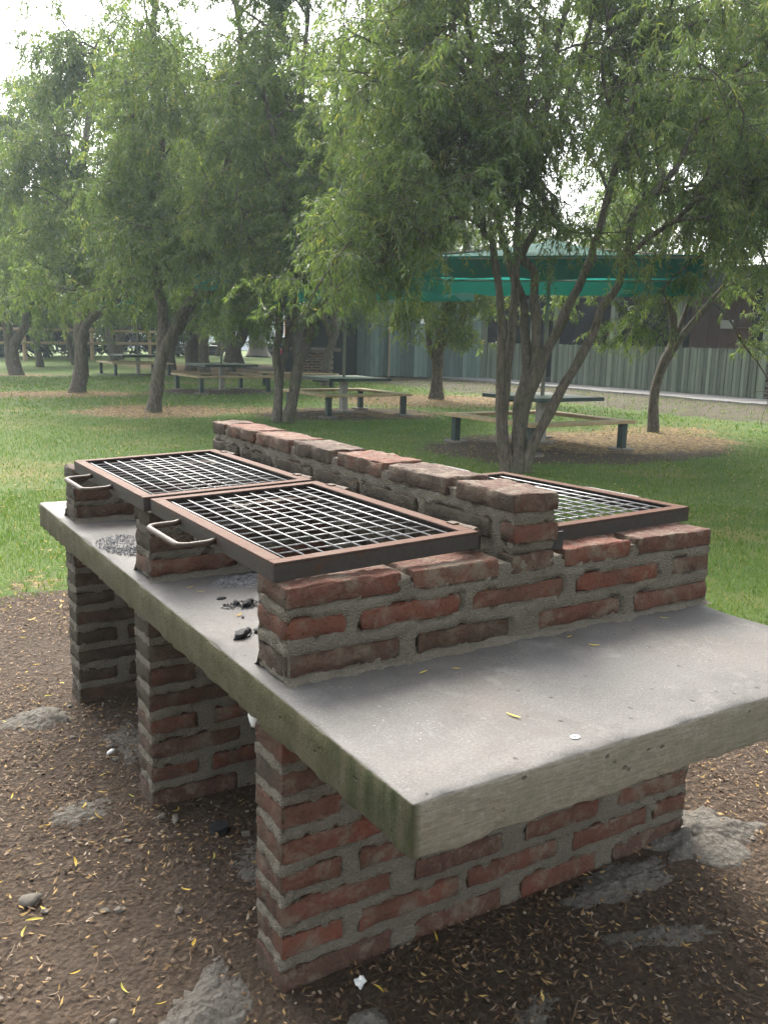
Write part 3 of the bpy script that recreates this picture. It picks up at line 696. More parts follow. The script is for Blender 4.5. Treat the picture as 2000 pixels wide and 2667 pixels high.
def scatter(name, N, region, size, kind, mat, zoff, label, cat, accept, tints):
    """one mesh of many small pieces: 'chip' flat slivers, 'needle' thin bent stalks, 'pebble' pyramids, 'flake' leaf bits"""
    x = RNG.uniform(region[0], region[1], N*2); y = RNG.uniform(region[2], region[3], N*2); k = accept(x, y); x, y = x[k][:N], y[k][:N]; n = len(x)
    th = RNG.uniform(0, 6.283, n); L_ = RNG.uniform(*size[0], n); Wd = RNG.uniform(*size[1], n); z = gz(x, y)+zoff+RNG.uniform(0, size[2], n)
    c, s = np.cos(th), np.sin(th); tl = RNG.normal(0, .22, n); rl = RNG.normal(0, .35, n)
    def P(u, w, h): return np.stack([x+c*u-s*w, y+s*u+c*w, z+h+u*tl+w*rl], 1)
    if kind == 'needle':
        b = RNG.normal(0, .22, n)*L_; V = np.stack([P(-L_/2, 0*b-Wd/2, 0), P(-L_/2, Wd/2, 0), P(0*L_, b-Wd/2, Wd*.6), P(0*L_, b+Wd/2, Wd*.6), P(L_/2, 0*b-Wd/3, 0), P(L_/2, Wd/3, 0)], 1)
        q = [(0, 2, 3, 1), (2, 4, 5, 3)]; tri = []
    elif kind == 'pebble':
        V = np.stack([P(-L_/2, -Wd/4, 0), P(0*L_, -Wd/2, 0), P(L_/2, -Wd/6, 0), P(L_/3, Wd/2, 0), P(-L_/3, Wd/2, 0), P(L_*.12, -Wd*.1, Wd*.55), P(-L_*.2, Wd*.12, Wd*.5)], 1)
        q = [(0, 1, 5, 6), (2, 3, 5, 1)][:1]; tri = [(1, 2, 5), (2, 3, 5), (3, 4, 6), (4, 0, 6), (3, 6, 5)]
    else:
        cv = RNG.uniform(.05, .4, n)*Wd+.12*L_*RNG.random(n)
        V = np.stack([P(-L_/2, 0*L_, cv*.8), P(-L_*.1, -Wd/2, 0*cv), P(L_/2, Wd*.2, cv), P(L_*.05, Wd/2, cv*.3)], 1); q = []; tri = [(0, 1, 3), (1, 2, 3)]
    m_ = V.shape[1]; off = (np.arange(n)*m_)[:, None]; F = []
    if q: F.append(np.concatenate([off+np.array(t)[None] for t in q]))
    if tri: F.append(np.concatenate([off+np.array(t)[None] for t in tri]))
    tint = np.repeat(np.clip(RNG.normal(tints[0], tints[1], n), 0, 1), m_)
    return tag(link(name, big_mesh(V.reshape(-1, 3), F, M[mat], name, tint)), label, cat, kind='stuff')
acc_d = lambda x, y: (zones(x, y)[0]+fbm(x, y, 5)*.2 > .45) & (RNG.random(len(x)) < np.clip(.62+.75*fbm(x+3, y-7, 2.6), .12, 1))
reg = (-1.7, 3.4, -.7, 4.7)
scatter('mulch', 42000, reg, ((.008, .030), (.003, .0085), .008), 'chip', 'chips', .001, 'dark brown bark crumbs and leaf mulch covering the dirt', 'mulch', acc_d, (.50, .26))
scatter('dry_stalks', 22000, reg, ((.015, .055), (.0010, .0022), .008), 'needle', 'chips', .003, 'thin dry brown stalks strewn over the dirt', 'stalks', acc_d, (.52, .22))
scatter('gravel', 6000, reg, ((.005, .017), (.005, .014), .003), 'pebble', 'chips', .0, 'fine pale grit scattered in the dirt', 'gravel', lambda x, y: acc_d(x, y) & (fbm(x+9, y, 2) > -.25), (.80, .16))
scatter('mulch', 9000, reg, ((.012, .030), (.004, .009), .008), 'chip', 'flake', .004, 'tan curled leaf scraps on the dirt', 'leaf litter', acc_d, (.38, .25))
def litter_acc(x, y):
    d, li, b = zones(x, y); return RNG.random(len(x)) < np.clip(np.maximum(li*1.1-.15, np.where((y > 6), d*.35, 0)), 0, 1)**1.3*.9
scatter('leaf_litter', 32000, (2.5, 17, 6.3, 24), ((.025, .06), (.010, .02), .03), 'chip', 'flake', .012, 'yellow and tan leaf litter in patches beneath the willows and benches', 'leaf litter', litter_acc, (.64, .27))
scatter('leaf_litter', 3800, (-2, 12, 3.6, 12), ((.025, .05), (.008, .014), .02), 'chip', 'flake', .02, 'scattered fallen leaves lying on the lawn', 'leaf litter', lambda x, y: RNG.random(len(x)) < .7, (.6, .25))

# grass
def grass(n, rmin, rmax, h, w, name, label):
    ang = RNG.uniform(-.62, .62, n*2)+YAW; r = np.sqrt(RNG.uniform(rmin**2, rmax**2, n*2)); x = CAM[0]+r*np.sin(ang); y = CAM[1]+r*np.cos(ang)
    d, li, ba = zones(x, y); e = fbm(x, y, 6)*.15
    k = RNG.random(len(x)) < np.clip(1.25-1.6*(d+e), 0, 1)*np.clip(1.15-1.3*li, 0.02, 1)*np.clip(1.1-1.3*ba, 0, 1)
    x, y, r = x[k][:n], y[k][:n], r[k][:n]; n = len(x)
    tall = 1+.45*fbm(x, y, 1.3)
    H = RNG.uniform(.5, 1.25, n)*h*tall; Wd = RNG.uniform(.7, 1.3, n)*w; th = RNG.uniform(0, 6.283, n); ld = RNG.uniform(0, 6.283, n); ln = RNG.uniform(.15, .9, n)*H
    z = gz(x, y)-.004; c, s = np.cos(th)*Wd/2, np.sin(th)*Wd/2; lx, ly = np.cos(ld)*ln, np.sin(ld)*ln
    V = np.stack([np.stack([x-c, y-s, z], 1), np.stack([x+c, y+s, z], 1), np.stack([x+lx*.35-c*.8, y+ly*.35-s*.8, z+H*.6], 1), np.stack([x+lx*.35+c*.8, y+ly*.35+s*.8, z+H*.6], 1), np.stack([x+lx, y+ly, z+H], 1)], 1)
    off = (np.arange(n)*5)[:, None]; F = [off+np.array([[0, 1, 3, 2]]), off+np.array([[2, 3, 4]])]
    t = np.clip(.42+.22*fbm(x, y, .8)+RNG.normal(0, .18, n)+.35*np.maximum(0, fbm(x+40, y, .6)-.35), 0, 1); t = np.where(RNG.random(n) < .05, 1, t)
    return tag(link(name, big_mesh(V.reshape(-1, 3), F, M['grass'], name, np.repeat(t, 5))), label, 'grass', kind='stuff')
grass(85000, 4.2, 9.5, .034, .0050, 'grass', 'green lawn grass close behind the barbecue')
grass(52000, 9.5, 18, .042, .0075, 'grass', 'green lawn grass between the picnic tables')
grass(22000, 18, 34, .06, .02, 'grass', 'lawn grass in the distance under the trees')
# ------------------------------------------------------------------ picnic tables with shade roofs, bench rings
def bench_ring(cx_, cy_, half, hgt, label):
    t = thing('bench_ring', label, 'bench', (cx_, cy_, 0), 0, 'square bench rings around the picnic tables')
    o, w = half+.10, .24
    def plank(x0, x1, y0, y1):
        mb = MB().box(x0, x1, y0, y1, hgt-.05, hgt); me = mb.mesh(M['wood'], False, 'seat'); bm = bmesh.new(); bm.from_mesh(me); bmesh.ops.bevel(bm, geom=bm.edges[:], offset=.006, segments=1, affect='EDGES'); bm.to_mesh(me); bm.free()
        link('seat', me, t)
    plank(-o, o, -o, -o+w); plank(-o, o, o-w, o); plank(-o, -o+w, -o+w+.004, o-w-.004); plank(o-w, o, -o+w+.004, o-w-.004)
    for sx in (-1, 1):
        for sy in (-1, 1):
            x, y = sx*(half-.04), sy*(half-.04)
            MB().box(x-.05, x+.05, y-.05, y+.05, 0, hgt-.05).build('leg', M['gpaint'], t)
            fv = MB(); n = 14
            ring = [(x+.20*math.cos(6.283*j/n)*(1+.2*nz(j, x, y)), y+.20*math.sin(6.283*j/n)*(1+.2*nz(j, y, x))) for j in range(n)]
            V = [(px, py, -.02) for px, py in ring]+[(x+(px-x)*.93, y+(py-y)*.93, .028) for px, py in ring]
            F = [(j, (j+1) % n, n+(j+1) % n, n+j) for j in range(n)]+[tuple(range(n, 2*n))]
            link('footing', mesh(V, F, M['footing'], False, 'footing'), t)
    return t
def shade_table(cx_, cy_, ts, s, zc, apex, seed, label, cr=.70, grp='picnic tables with green shade roofs'):
    t = thing('picnic_table', label, 'picnic table', (cx_, cy_, 0), 0, grp)
    MB().box(-.065, .065, -.065, .065, 0, .70).build('post', M['post'], t)
    MB().tube([(0, 0, .70), (.01, 0, 1.8), (0, 0, apex-.03)], .032, 10).build('pole', M['pole'], t, smooth=True)
    for i in range(6):
        y0 = -ts+2*ts*i/6; MB().box(-ts, ts, y0+.004, y0+2*ts/6-.004, .725, .755).build('table_board', M['gtop'], t)
    MB().box(-ts+.02, ts-.02, -.09, -.07, .66, .724).box(-ts+.02, ts-.02, .07, .09, .66, .724).box(-ts, ts, -ts-.016, -ts-.001, .70, .757).box(-ts, ts, ts+.001, ts+.016, .70, .757).box(-ts-.016, -ts-.001, -ts-.016, ts+.016, .70, .757).box(ts+.001, ts+.016, -ts-.016, ts+.016, .70, .757).build('table_frame', M['gpaint'], t)
    n = 16; V = []; F = []
    for i in range(n+1):
        for j in range(n+1):
            x, y = -s+2*s*i/n, -s+2*s*j/n; q = max(abs(x), abs(y))/s; qq = 1-q
            z = zc+(apex-zc)*qq**1.0-.16*math.sin(math.pi*q)*(1-abs(abs(x)-abs(y))/s)*.5+.02*nz(x*2+seed, y*2, 1)
            V.append((x, y, z))
    for i in range(n):
        for j in range(n): a = i*(n+1)+j; F.append((a, a+n+1, a+n+2, a+1))
    link('canopy', mesh(V, F, M['shade'], True, 'canopy'), t, None, cr)
    per = [(-s+2*s*i/24, -s) for i in range(24)]+[(s, -s+2*s*i/24) for i in range(24)]+[(s-2*s*i/24, s) for i in range(24)]+[(-s, s-2*s*i/24) for i in range(24)]
    N = len(per); V = []; F = []
    for k, (x, y) in enumerate(per):
        L_ = math.hypot(x, y); w_ = .07*nz(k*.55, seed, 2)
        for r in range(4):
            d = r/3; V.append((x+x/L_*(.012+w_*d), y+y/L_*(.012+w_*d), zc+.012-(.29+.08*nz(k*.25, seed, 5))*d))
    for k in range(N):
        for r in range(3): a, b = k*4+r, ((k+1) % N)*4+r; F.append((a, a+1, b+1, b))
    link('valance', mesh(V, F, M['valance'], True, 'valance'), t, None, cr)
    fr = MB()
    for (x, y) in ((s, s), (s, -s), (-s, s), (-s, -s)): fr.tube([(0, 0, apex-.10), (x, y, zc-.02)], .016, 6)
    c4 = [(s, s), (s, -s), (-s, -s), (-s, s), (s, s)]
    for a, b in zip(c4[:-1], c4[1:]): fr.tube([(*a, zc-.02), (*b, zc-.02)], .016, 6)
    fr.build('canopy_frame', M['pole'], t, None, cr)
    fn = MB(); fn.tube([(0, 0, -.02), (0, 0, .025)], [.30, .27], 12).build('footing', M['footing'], t)
    return t
bench_ring(8.52, 9.30, .94, .455, 'bench ring of bare planks behind the big many-stemmed willow, closest of the four')
shade_table(8.85, 9.60, .66, 2.20, 2.68, 3.14, 1, 'picnic table under the green shade roof nearest the shed, behind the big willow')
bench_ring(8.60, 15.50, .93, .46, 'bench ring just beyond the left end of the spine wall, second closest')
shade_table(8.62, 15.62, .72, 2.25, 2.72, 3.25, 2, 'picnic table with tall pole standing in front of the green board wall')
bench_ring(8.82, 23.05, 1.02, .47, 'bench ring in the middle distance between two leaning trunks, third closest')
shade_table(8.95, 23.40, .78, 2.4, 2.80, 3.3, 3, 'picnic table in the middle distance with tyre heaps seen beyond it')
bench_ring(9.30, 33.10, 1.05, .48, 'farthest bench ring, on the left in front of the dark conifers')
shade_table(9.48, 33.30, .80, 2.4, 2.85, 3.3, 4, 'farthest picnic table, on the left in front of the dark conifers')

# ------------------------------------------------------------------ willows
def norm(a): return a/np.maximum(np.linalg.norm(a, axis=-1, keepdims=True), 1e-9)
def catmull(P, sub):
    P = np.asarray(P, float); Q = np.vstack([2*P[0]-P[1], P, 2*P[-1]-P[-2]]); out = []
    for i in range(len(P)-1):
        p0, p1, p2, p3 = Q[i:i+4]
        for k in range(sub):
            t = k/sub; out.append(.5*((2*p1)+(-p0+p2)*t+(2*p0-5*p1+4*p2-p3)*t*t+(-p0+3*p1-3*p2+p3)*t**3))
    out.append(P[-1]); return np.array(out)
def tubes(P, R, sides):
    """P (N,K,3), R (N,K) -> verts, quads"""
    N, K, _ = P.shape; T = np.empty_like(P); T[:, 1:-1] = P[:, 2:]-P[:, :-2]; T[:, 0] = P[:, 1]-P[:, 0]; T[:, -1] = P[:, -1]-P[:, -2]; T = norm(T)
    ref = np.array([.37, .61, .70]); A = np.cross(T, ref); bad = np.linalg.norm(A, axis=-1) < .2; A[bad] = np.cross(T[bad], np.array([1., 0, 0])); A = norm(A); B = np.cross(T, A)
    th = 2*np.pi*np.arange(sides)/sides
    V = P[:, :, None]+R[:, :, None, None]*(A[:, :, None]*np.cos(th)[None, None, :, None]+B[:, :, None]*np.sin(th)[None, None, :, None])
    n, k, j = np.meshgrid(np.arange(N), np.arange(K-1), np.arange(sides), indexing='ij'); b = (n*K+k)*sides; j2 = (j+1) % sides
    F = np.stack([b+j, b+j2, b+sides+j2, b+sides+j], -1).reshape(-1, 4); return V.reshape(-1, 3), F
def walk(rng, p0, d0, length, K, curl, grav, up=0):
    P = [p0]; d = norm(d0); st = (length/(K-1))[:, None]; cur = rng.normal(0, 1, d.shape)
    for k in range(K-1):
        cur = .55*cur+rng.normal(0, 1, d.shape); d = norm(d+curl*cur*.6+np.array([0, 0, -grav+up])); P.append(P[-1]+d*st)
    return np.stack(P, 1)
def spawn(rng, par, n, tmin, length, K, wt, wr, wo, wu, curl, grav, centre):
    N, KP, _ = par.shape; t = rng.uniform(tmin, 1, (N, n))*(KP-1); t[:, 0] = KP-1.001; i = np.minimum(t.astype(int), KP-2); f = (t-i)[..., None]; r = np.arange(N)[:, None]
    p = par[r, i]*(1-f)+par[r, i+1]*f; tg = norm(par[r, i+1]-par[r, i]); out = p-centre; out[..., 2] = 0; out = norm(out); rd = norm(rng.normal(0, 1, p.shape))
    d = wt*tg+wr*rd+wo*out+np.array([0, 0, wu]); L = rng.uniform(*length, (N, n))
    return walk(rng, p.reshape(-1, 3), d.reshape(-1, 3), L.ravel(), K, curl, grav)
def leaves(rng, tw, nl, ll, lw, base, fine=True):
    N, K, _ = tw.shape; t = (np.linspace(.04, .999, nl)[None]+rng.uniform(-.02, .02, (N, nl))).clip(0, .999)*(K-1); i = np.minimum(t.astype(int), K-2); f = (t-i)[..., None]; r = np.arange(N)[:, None]
    p = (tw[r, i]*(1-f)+tw[r, i+1]*f).reshape(-1, 3); tg = norm(tw[r, i+1]-tw[r, i]).reshape(-1, 3); n = len(p)
    d = norm(.45*tg+.95*norm(rng.normal(0, 1, (n, 3)))+np.array([0, 0, -.45])); sd = norm(np.cross(d, rng.normal(0, 1, (n, 3)))); nr = np.cross(d, sd)
    L = rng.uniform(*ll, n)[:, None]; Wd = rng.uniform(*lw, n)[:, None]*.5; c = rng.normal(0, .28, n)[:, None]*L
    m1 = p+d*L*.33+nr*c*.35; m2 = p+d*L*.68+nr*c*.55+np.array([0, 0, -.08])*L; tip = p+d*L*.98+nr*c*.2+np.array([0, 0, -.2])*L
    cl = np.repeat(rng.normal(0, .2, N), nl); tint = np.clip(.45+cl+rng.normal(0, .17, n), 0, .96); tint[rng.random(n) < .012] = 1
    if not fine:
        mm = p+d*L*.48+nr*c*.5; V = np.stack([p, mm-sd*Wd, tip, mm+sd*Wd], 1).reshape(-1, 3); o = (np.arange(n)*4)[:, None]
        return V, [o+np.array([[0, 1, 3]]), o+np.array([[1, 2, 3]])], np.repeat(tint, 4)
    V = np.stack([p, m1-sd*Wd, m1+sd*Wd, m2-sd*Wd*.8, m2+sd*Wd*.8, tip], 1).reshape(-1, 3); o = (np.arange(n)*6)[:, None]
    q = o+np.array([[1, 3, 4, 2]]); t1 = o+np.array([[0, 1, 2]]); t2 = o+np.array([[3, 5, 4]])
    return V, [q, np.concatenate([t1, t2])], np.repeat(tint, 6)
def willow(stems, label, seed, zlow=1.9, sc=1.0, ns=9, nt=8, ntw=6, nl=26, ll=(.065, .11), lw=(.010, .014), cat='tree', group='corkscrew willows on the lawn', droop=.55, twr=.0022, name='willow_tree', sides=10, fine=False, reach=1.0, zcut=None, thin=1.0):
    rng = np.random.default_rng(seed); base = np.array(stems[0][2][0], float); base[2] = 0
    t = thing(name, label, cat, tuple(base), 0, group); VV = []; FF = []; off = 0; src = []; cen = np.mean([np.array(s[2][-1]) for s in stems], 0)-base
    for r0, r1, pts, *lo in stems:
        r0, r1 = r0*thin, r1*thin
        P = catmull(np.array(pts)-base, 5); n = len(P); P += .012*sc*np.stack([np.sin(np.arange(n)*.9+seed), np.cos(np.arange(n)*.7+seed), 0*np.arange(n)], 1)*np.linspace(0, 1, n)[:, None]
        u = np.linspace(0, 1, n); R = r0+(r1-r0)*u; R = R*(1+.06*np.sin(u*37+seed)+.04*np.sin(u*71+seed*2)); flare = np.exp(-np.maximum(P[:, 2], 0)/.16)*.35; R = R*(1+flare)
        if P[0, 2] < .3: P[0, 2] -= .06
        v, f = tubes(P[None], R[None], sides); VV.append(v); FF.append(f+off); off += len(v)
        hi = P[P[:, 2] > (lo[0] if lo else zlow)]
        if len(hi) > 3:
            idx = np.linspace(0, len(hi)-1, 14); i = np.minimum(idx.astype(int), len(hi)-2); fr = (idx-i)[:, None]; src.append(hi[i]*(1-fr)+hi[i+1]*fr)
    src = np.array(src)
    sec = spawn(rng, src, ns, .0, (.9*sc*reach, 1.9*sc*reach), 9, .35, .55, .75, .45, .40, .02, cen)
    ter = spawn(rng, sec, nt, .15, (.45*sc, 1.0*sc), 7, .55, .8, .25, .05, .42, .16*droop, cen)
    tw = spawn(rng, np.concatenate([ter, sec[:, 2:9]]), ntw, .1, (.22*sc, .5*sc), 5, .5, .7, .15, -.35, .35, .42*droop, cen)
    tw = tw[tw[:, :, 2].min(1) > (zcut or zlow-.75*sc)]
    for P, r0, r1, sd_ in ((sec, .022, .008, 6), (ter, .008, .003, 4)):
        R = np.linspace(r0, r1, P.shape[1])[None]*np.ones((len(P), 1))*(sc**.7); v, f = tubes(P, R, sd_); VV.append(v); FF.append(f+off); off += len(v)
    link('trunk', big_mesh(np.concatenate(VV), [np.concatenate(FF)], M['bark'], 'trunk', smooth=True), t)
    lv, lf, lt = leaves(rng, tw, nl, ll, lw, 0, fine); tws = tw if fine else tw[::4]; tv, tf = tubes(tws, np.full(tws.shape[:2], twr*(1 if fine else 2)), 3); nlv = len(lv)
    mats = np.concatenate([np.zeros(len(lf[0])+len(lf[1])), np.ones(len(tf))])
    cm = big_mesh(np.concatenate([lv, tv]), [lf[0], lf[1], tf+nlv], [M['leaf'], M['bark']], 'crown', np.concatenate([lt, np.zeros(len(tv))]), mats)
    tag(link('crown', cm, t), kind='stuff')
    return t
STEMS = {}
STEMS['A'] = [
  (0.075,0.03,[(6.26, 7.27, 0.0), (6.21, 7.36, 0.41), (6.21, 7.4, 0.76), (6.21, 7.43, 1.04), (6.24, 7.48, 1.52), (6.26, 7.53, 1.94), (6.22, 7.6, 2.35), (6.19, 7.68, 2.76), (6.09, 7.73, 2.88), (6.09, 7.81, 3.42), (6.08, 7.93, 4.06), (6.09, 8.04, 4.76), (6.05, 8.17, 5.4)]),
  (0.08,0.035,[(6.29, 7.26, 0.0), (6.25, 7.38, 0.47), (6.29, 7.43, 0.82), (6.33, 7.47, 1.18), (6.4, 7.5, 1.53), (6.46, 7.54, 1.88), (6.51, 7.6, 2.29), (6.56, 7.64, 2.65), (6.57, 7.68, 2.91), (6.65, 7.74, 3.41), (6.82, 7.71, 3.75), (6.77, 7.84, 4.25), (6.77, 7.95, 4.77), (6.78, 8.05, 5.27), (6.78, 8.14, 5.68)]),
  (0.09,0.03,[(6.36, 7.21, 0.0), (6.43, 7.31, 0.47), (6.48, 7.38, 0.8), (6.61, 7.42, 1.18), (6.65, 7.49, 1.46), (6.67, 7.57, 1.74), (6.7, 7.67, 2.1), (6.61, 7.85, 2.52), (6.6, 7.95, 2.79), (6.46, 8.26, 3.65), (6.22, 8.62, 4.45), (6.0, 8.94, 5.08), (5.93, 9.14, 5.63)]),
  (0.085,0.035,[(6.38, 7.2, 0.0), (6.48, 7.32, 0.69), (6.64, 7.33, 1.11), (6.72, 7.38, 1.46), (6.75, 7.44, 1.74), (6.78, 7.53, 2.1), (6.8, 7.61, 2.45), (6.72, 7.74, 2.67), (7.03, 7.69, 3.22), (6.92, 7.86, 3.62), (7.14, 7.92, 4.37), (7.25, 7.99, 4.88), (7.4, 8.03, 5.38), (7.52, 8.07, 5.81)]),
  (0.085,0.04,[(6.38, 7.2, 0.0), (6.52, 7.33, 0.68), (6.71, 7.36, 1.11), (6.87, 7.39, 1.42), (7.04, 7.4, 1.68), (7.24, 7.41, 2.04), (7.42, 7.42, 2.33), (7.61, 7.43, 2.66), (7.66, 7.48, 2.75), (7.89, 7.52, 3.34), (8.07, 7.59, 3.88), (8.3, 7.62, 4.42), (8.46, 7.7, 4.93), (8.53, 7.87, 5.63)]),
  (0.08,0.035,[(6.43, 7.17, 0.0), (6.54, 7.15, 0.34), (6.69, 7.09, 0.67), (6.83, 7.04, 0.98), (6.94, 6.99, 1.2), (7.08, 6.93, 1.48), (7.19, 6.89, 1.73), (7.29, 6.86, 2.03), (7.43, 6.79, 2.27), (7.55, 6.78, 2.7), (7.61, 6.8, 3.1), (7.92, 6.66, 3.46), (8.22, 6.55, 3.95), (8.43, 6.51, 4.5), (8.68, 6.44, 5.03)]),
  (0.02,0.008,[(6.09, 7.68, 2.87), (5.81, 7.77, 3.02), (5.51, 7.81, 2.89), (5.27, 7.79, 2.66)], 2.3),
  (0.035,0.02,[(6.71, 7.78, 3.42), (6.9, 7.79, 3.61), (7.14, 7.8, 3.96), (7.35, 7.86, 4.44), (7.59, 7.89, 4.89), (7.8, 7.95, 5.38), (7.91, 8.07, 5.83)]),
  (0.03,0.02,[(8.18, 7.45, 3.87), (8.02, 7.54, 4.25), (7.87, 7.62, 4.61), (7.79, 7.66, 5.01), (7.82, 7.65, 5.44), (7.76, 7.68, 5.83)]),
  (0.04,0.02,[(7.33, 6.7, 2.49), (7.57, 6.53, 2.79), (7.69, 6.39, 2.92), (7.77, 6.27, 3.02), (7.91, 6.14, 3.19), (8.05, 5.97, 3.27), (8.2, 5.81, 3.34), (8.31, 5.66, 3.4), (8.41, 5.53, 3.47)]),
]
STEMS['B'] = [
  (0.085,0.04,[(6.21, 13.82, 0.09), (6.27, 13.87, 0.52), (6.29, 13.9, 0.8), (6.27, 13.98, 1.18), (6.35, 14.02, 1.65), (6.39, 14.06, 2.02), (6.48, 14.07, 2.4), (6.55, 14.05, 2.59), (6.71, 14.06, 3.13), (6.61, 14.24, 3.71), (6.51, 14.41, 4.28), (6.5, 14.59, 5.1), (6.43, 14.84, 6.09), (6.58, 14.96, 7.08)]),
  (0.075,0.04,[(6.21, 13.82, 0.09), (6.29, 13.89, 0.52), (6.34, 13.96, 0.89), (6.46, 13.99, 1.27), (6.58, 14.05, 1.75), (6.66, 14.1, 2.13), (6.74, 14.14, 2.45), (6.79, 14.19, 2.7), (6.99, 14.23, 3.33), (6.92, 14.48, 4.17), (7.12, 14.61, 5.19), (7.17, 14.83, 6.2), (7.38, 14.96, 7.22), (7.43, 15.17, 8.24)]),
  (0.105,0.06,[(6.38, 13.72, 0.09), (6.49, 13.73, 0.43), (6.62, 13.79, 1.0), (6.81, 13.79, 1.47), (6.97, 13.8, 1.9), (7.19, 13.77, 2.32), (7.42, 13.76, 2.83), (7.57, 13.79, 3.34), (7.45, 14.03, 4.0), (7.68, 14.11, 4.93), (7.92, 14.22, 6.03), (8.23, 14.27, 7.05), (8.4, 14.44, 8.23)]),
  (0.045,0.03,[(7.61, 13.97, 4.01), (8.11, 14.0, 4.97), (8.55, 14.1, 6.11), (8.84, 14.28, 7.16), (9.07, 14.54, 8.4)]),
]
STEMS['C'] = [
  (0.14,0.06,[(4.78, 16.61, -0.04), (4.86, 16.65, 0.36), (4.94, 16.7, 0.77), (5.04, 16.74, 1.23), (5.1, 16.81, 1.7), (5.12, 16.9, 2.12), (5.08, 17.01, 2.53), (5.18, 17.16, 3.42), (5.13, 17.38, 4.24), (5.37, 17.46, 5.25), (5.38, 17.7, 6.35), (5.4, 17.95, 7.45), (5.61, 18.07, 8.56)]),
  (0.11,0.05,[(4.81, 16.59, -0.03), (4.88, 16.63, 0.46), (4.98, 16.64, 0.98), (5.08, 16.64, 1.35), (5.23, 16.57, 1.65), (5.35, 16.52, 1.96), (5.58, 16.42, 2.27), (5.84, 16.28, 2.54), (5.73, 16.43, 3.05), (6.02, 16.38, 3.77), (6.31, 16.37, 4.68), (6.48, 16.5, 5.85), (6.72, 16.58, 7.01), (6.72, 16.79, 8.08)]),
  (0.1,0.04,[(4.81, 16.59, -0.03), (4.94, 16.72, 0.67), (5.1, 16.78, 1.19), (5.21, 16.83, 1.5), (5.45, 16.76, 1.69), (5.62, 16.78, 2.03), (5.87, 16.73, 2.31), (6.19, 16.63, 2.54), (6.67, 16.54, 3.3), (7.08, 16.53, 4.15), (7.35, 16.66, 5.28), (7.62, 16.78, 6.33)]),
]
STEMS['D'] = [
  (0.2,0.07,[(4.8, 23.09, -0.01), (4.94, 23.14, 0.55), (4.99, 23.24, 1.15), (5.01, 23.34, 1.63), (5.1, 23.37, 1.99), (5.11, 23.44, 2.34), (5.12, 23.69, 3.44), (5.02, 24.03, 4.63), (5.45, 24.09, 6.07), (5.77, 24.22, 7.5), (6.09, 24.32, 8.82)]),
  (0.14,0.06,[(4.83, 23.07, -0.01), (4.96, 23.08, 0.68), (4.99, 23.11, 1.27), (5.09, 23.08, 1.75), (5.26, 22.94, 1.94), (5.54, 22.73, 2.18), (5.85, 22.52, 2.45), (6.09, 22.34, 2.66), (6.19, 22.35, 3.31), (6.66, 22.22, 4.37)]),
  (0.13,0.05,[(4.83, 23.07, -0.01), (4.98, 23.17, 0.67), (5.03, 23.29, 1.27), (5.13, 23.34, 1.63), (5.31, 23.33, 1.99), (5.45, 23.35, 2.35), (6.05, 23.15, 3.0), (6.26, 23.32, 4.2), (6.7, 23.41, 5.65), (6.78, 23.88, 7.82), (6.97, 24.0, 8.79)]),
]
STEMS['E'] = [
  (0.22,0.1,[(5.08, 33.01, -0.06), (4.92, 33.22, 0.45), (4.91, 33.34, 0.94), (4.91, 33.49, 1.58), (4.87, 33.63, 2.07), (5.14, 33.91, 4.05), (5.14, 34.29, 5.67), (5.71, 34.35, 7.46), (5.71, 34.53, 8.27)]),
  (0.2,0.08,[(5.08, 33.01, -0.06), (4.99, 33.17, 0.61), (5.08, 33.18, 1.17), (5.36, 33.05, 1.59), (5.5, 33.02, 2.08), (5.62, 33.01, 2.57), (6.07, 33.02, 4.05), (6.36, 33.23, 5.98), (6.26, 33.75, 8.21), (6.54, 33.92, 9.97)]),
]
STEMS['F'] = [
  (0.125,0.06,[(12.15, 10.2, 0.0), (12.21, 10.3, 0.63), (12.35, 10.31, 1.14), (12.55, 10.28, 1.56), (12.6, 10.31, 1.9), (12.57, 10.41, 2.27), (12.53, 10.47, 2.46), (12.51, 10.63, 3.13), (12.72, 10.7, 4.06), (12.58, 11.0, 5.05), (12.81, 11.1, 6.14), (12.83, 11.35, 7.31), (13.05, 11.43, 8.32)]),
  (0.1,0.05,[(12.16, 10.19, 0.0), (12.21, 10.28, 0.63), (12.37, 10.28, 1.18), (12.6, 10.2, 1.61), (12.85, 10.1, 1.99), (13.11, 9.99, 2.33), (13.37, 9.87, 2.67), (13.39, 9.86, 2.81), (13.64, 9.81, 3.4), (13.96, 9.73, 4.07), (14.09, 9.84, 4.98), (14.09, 10.07, 6.13), (14.3, 10.17, 7.28)]),
  (0.08,0.04,[(12.16, 10.19, 0.0), (12.26, 10.31, 0.63), (12.45, 10.35, 1.18), (12.7, 10.35, 1.69), (12.97, 10.34, 2.29), (13.14, 10.38, 2.76), (13.22, 10.5, 3.34), (13.53, 10.52, 4.11), (13.56, 10.76, 5.14), (13.97, 10.79, 6.26), (14.02, 11.07, 7.46), (14.21, 11.23, 8.5)]),
]
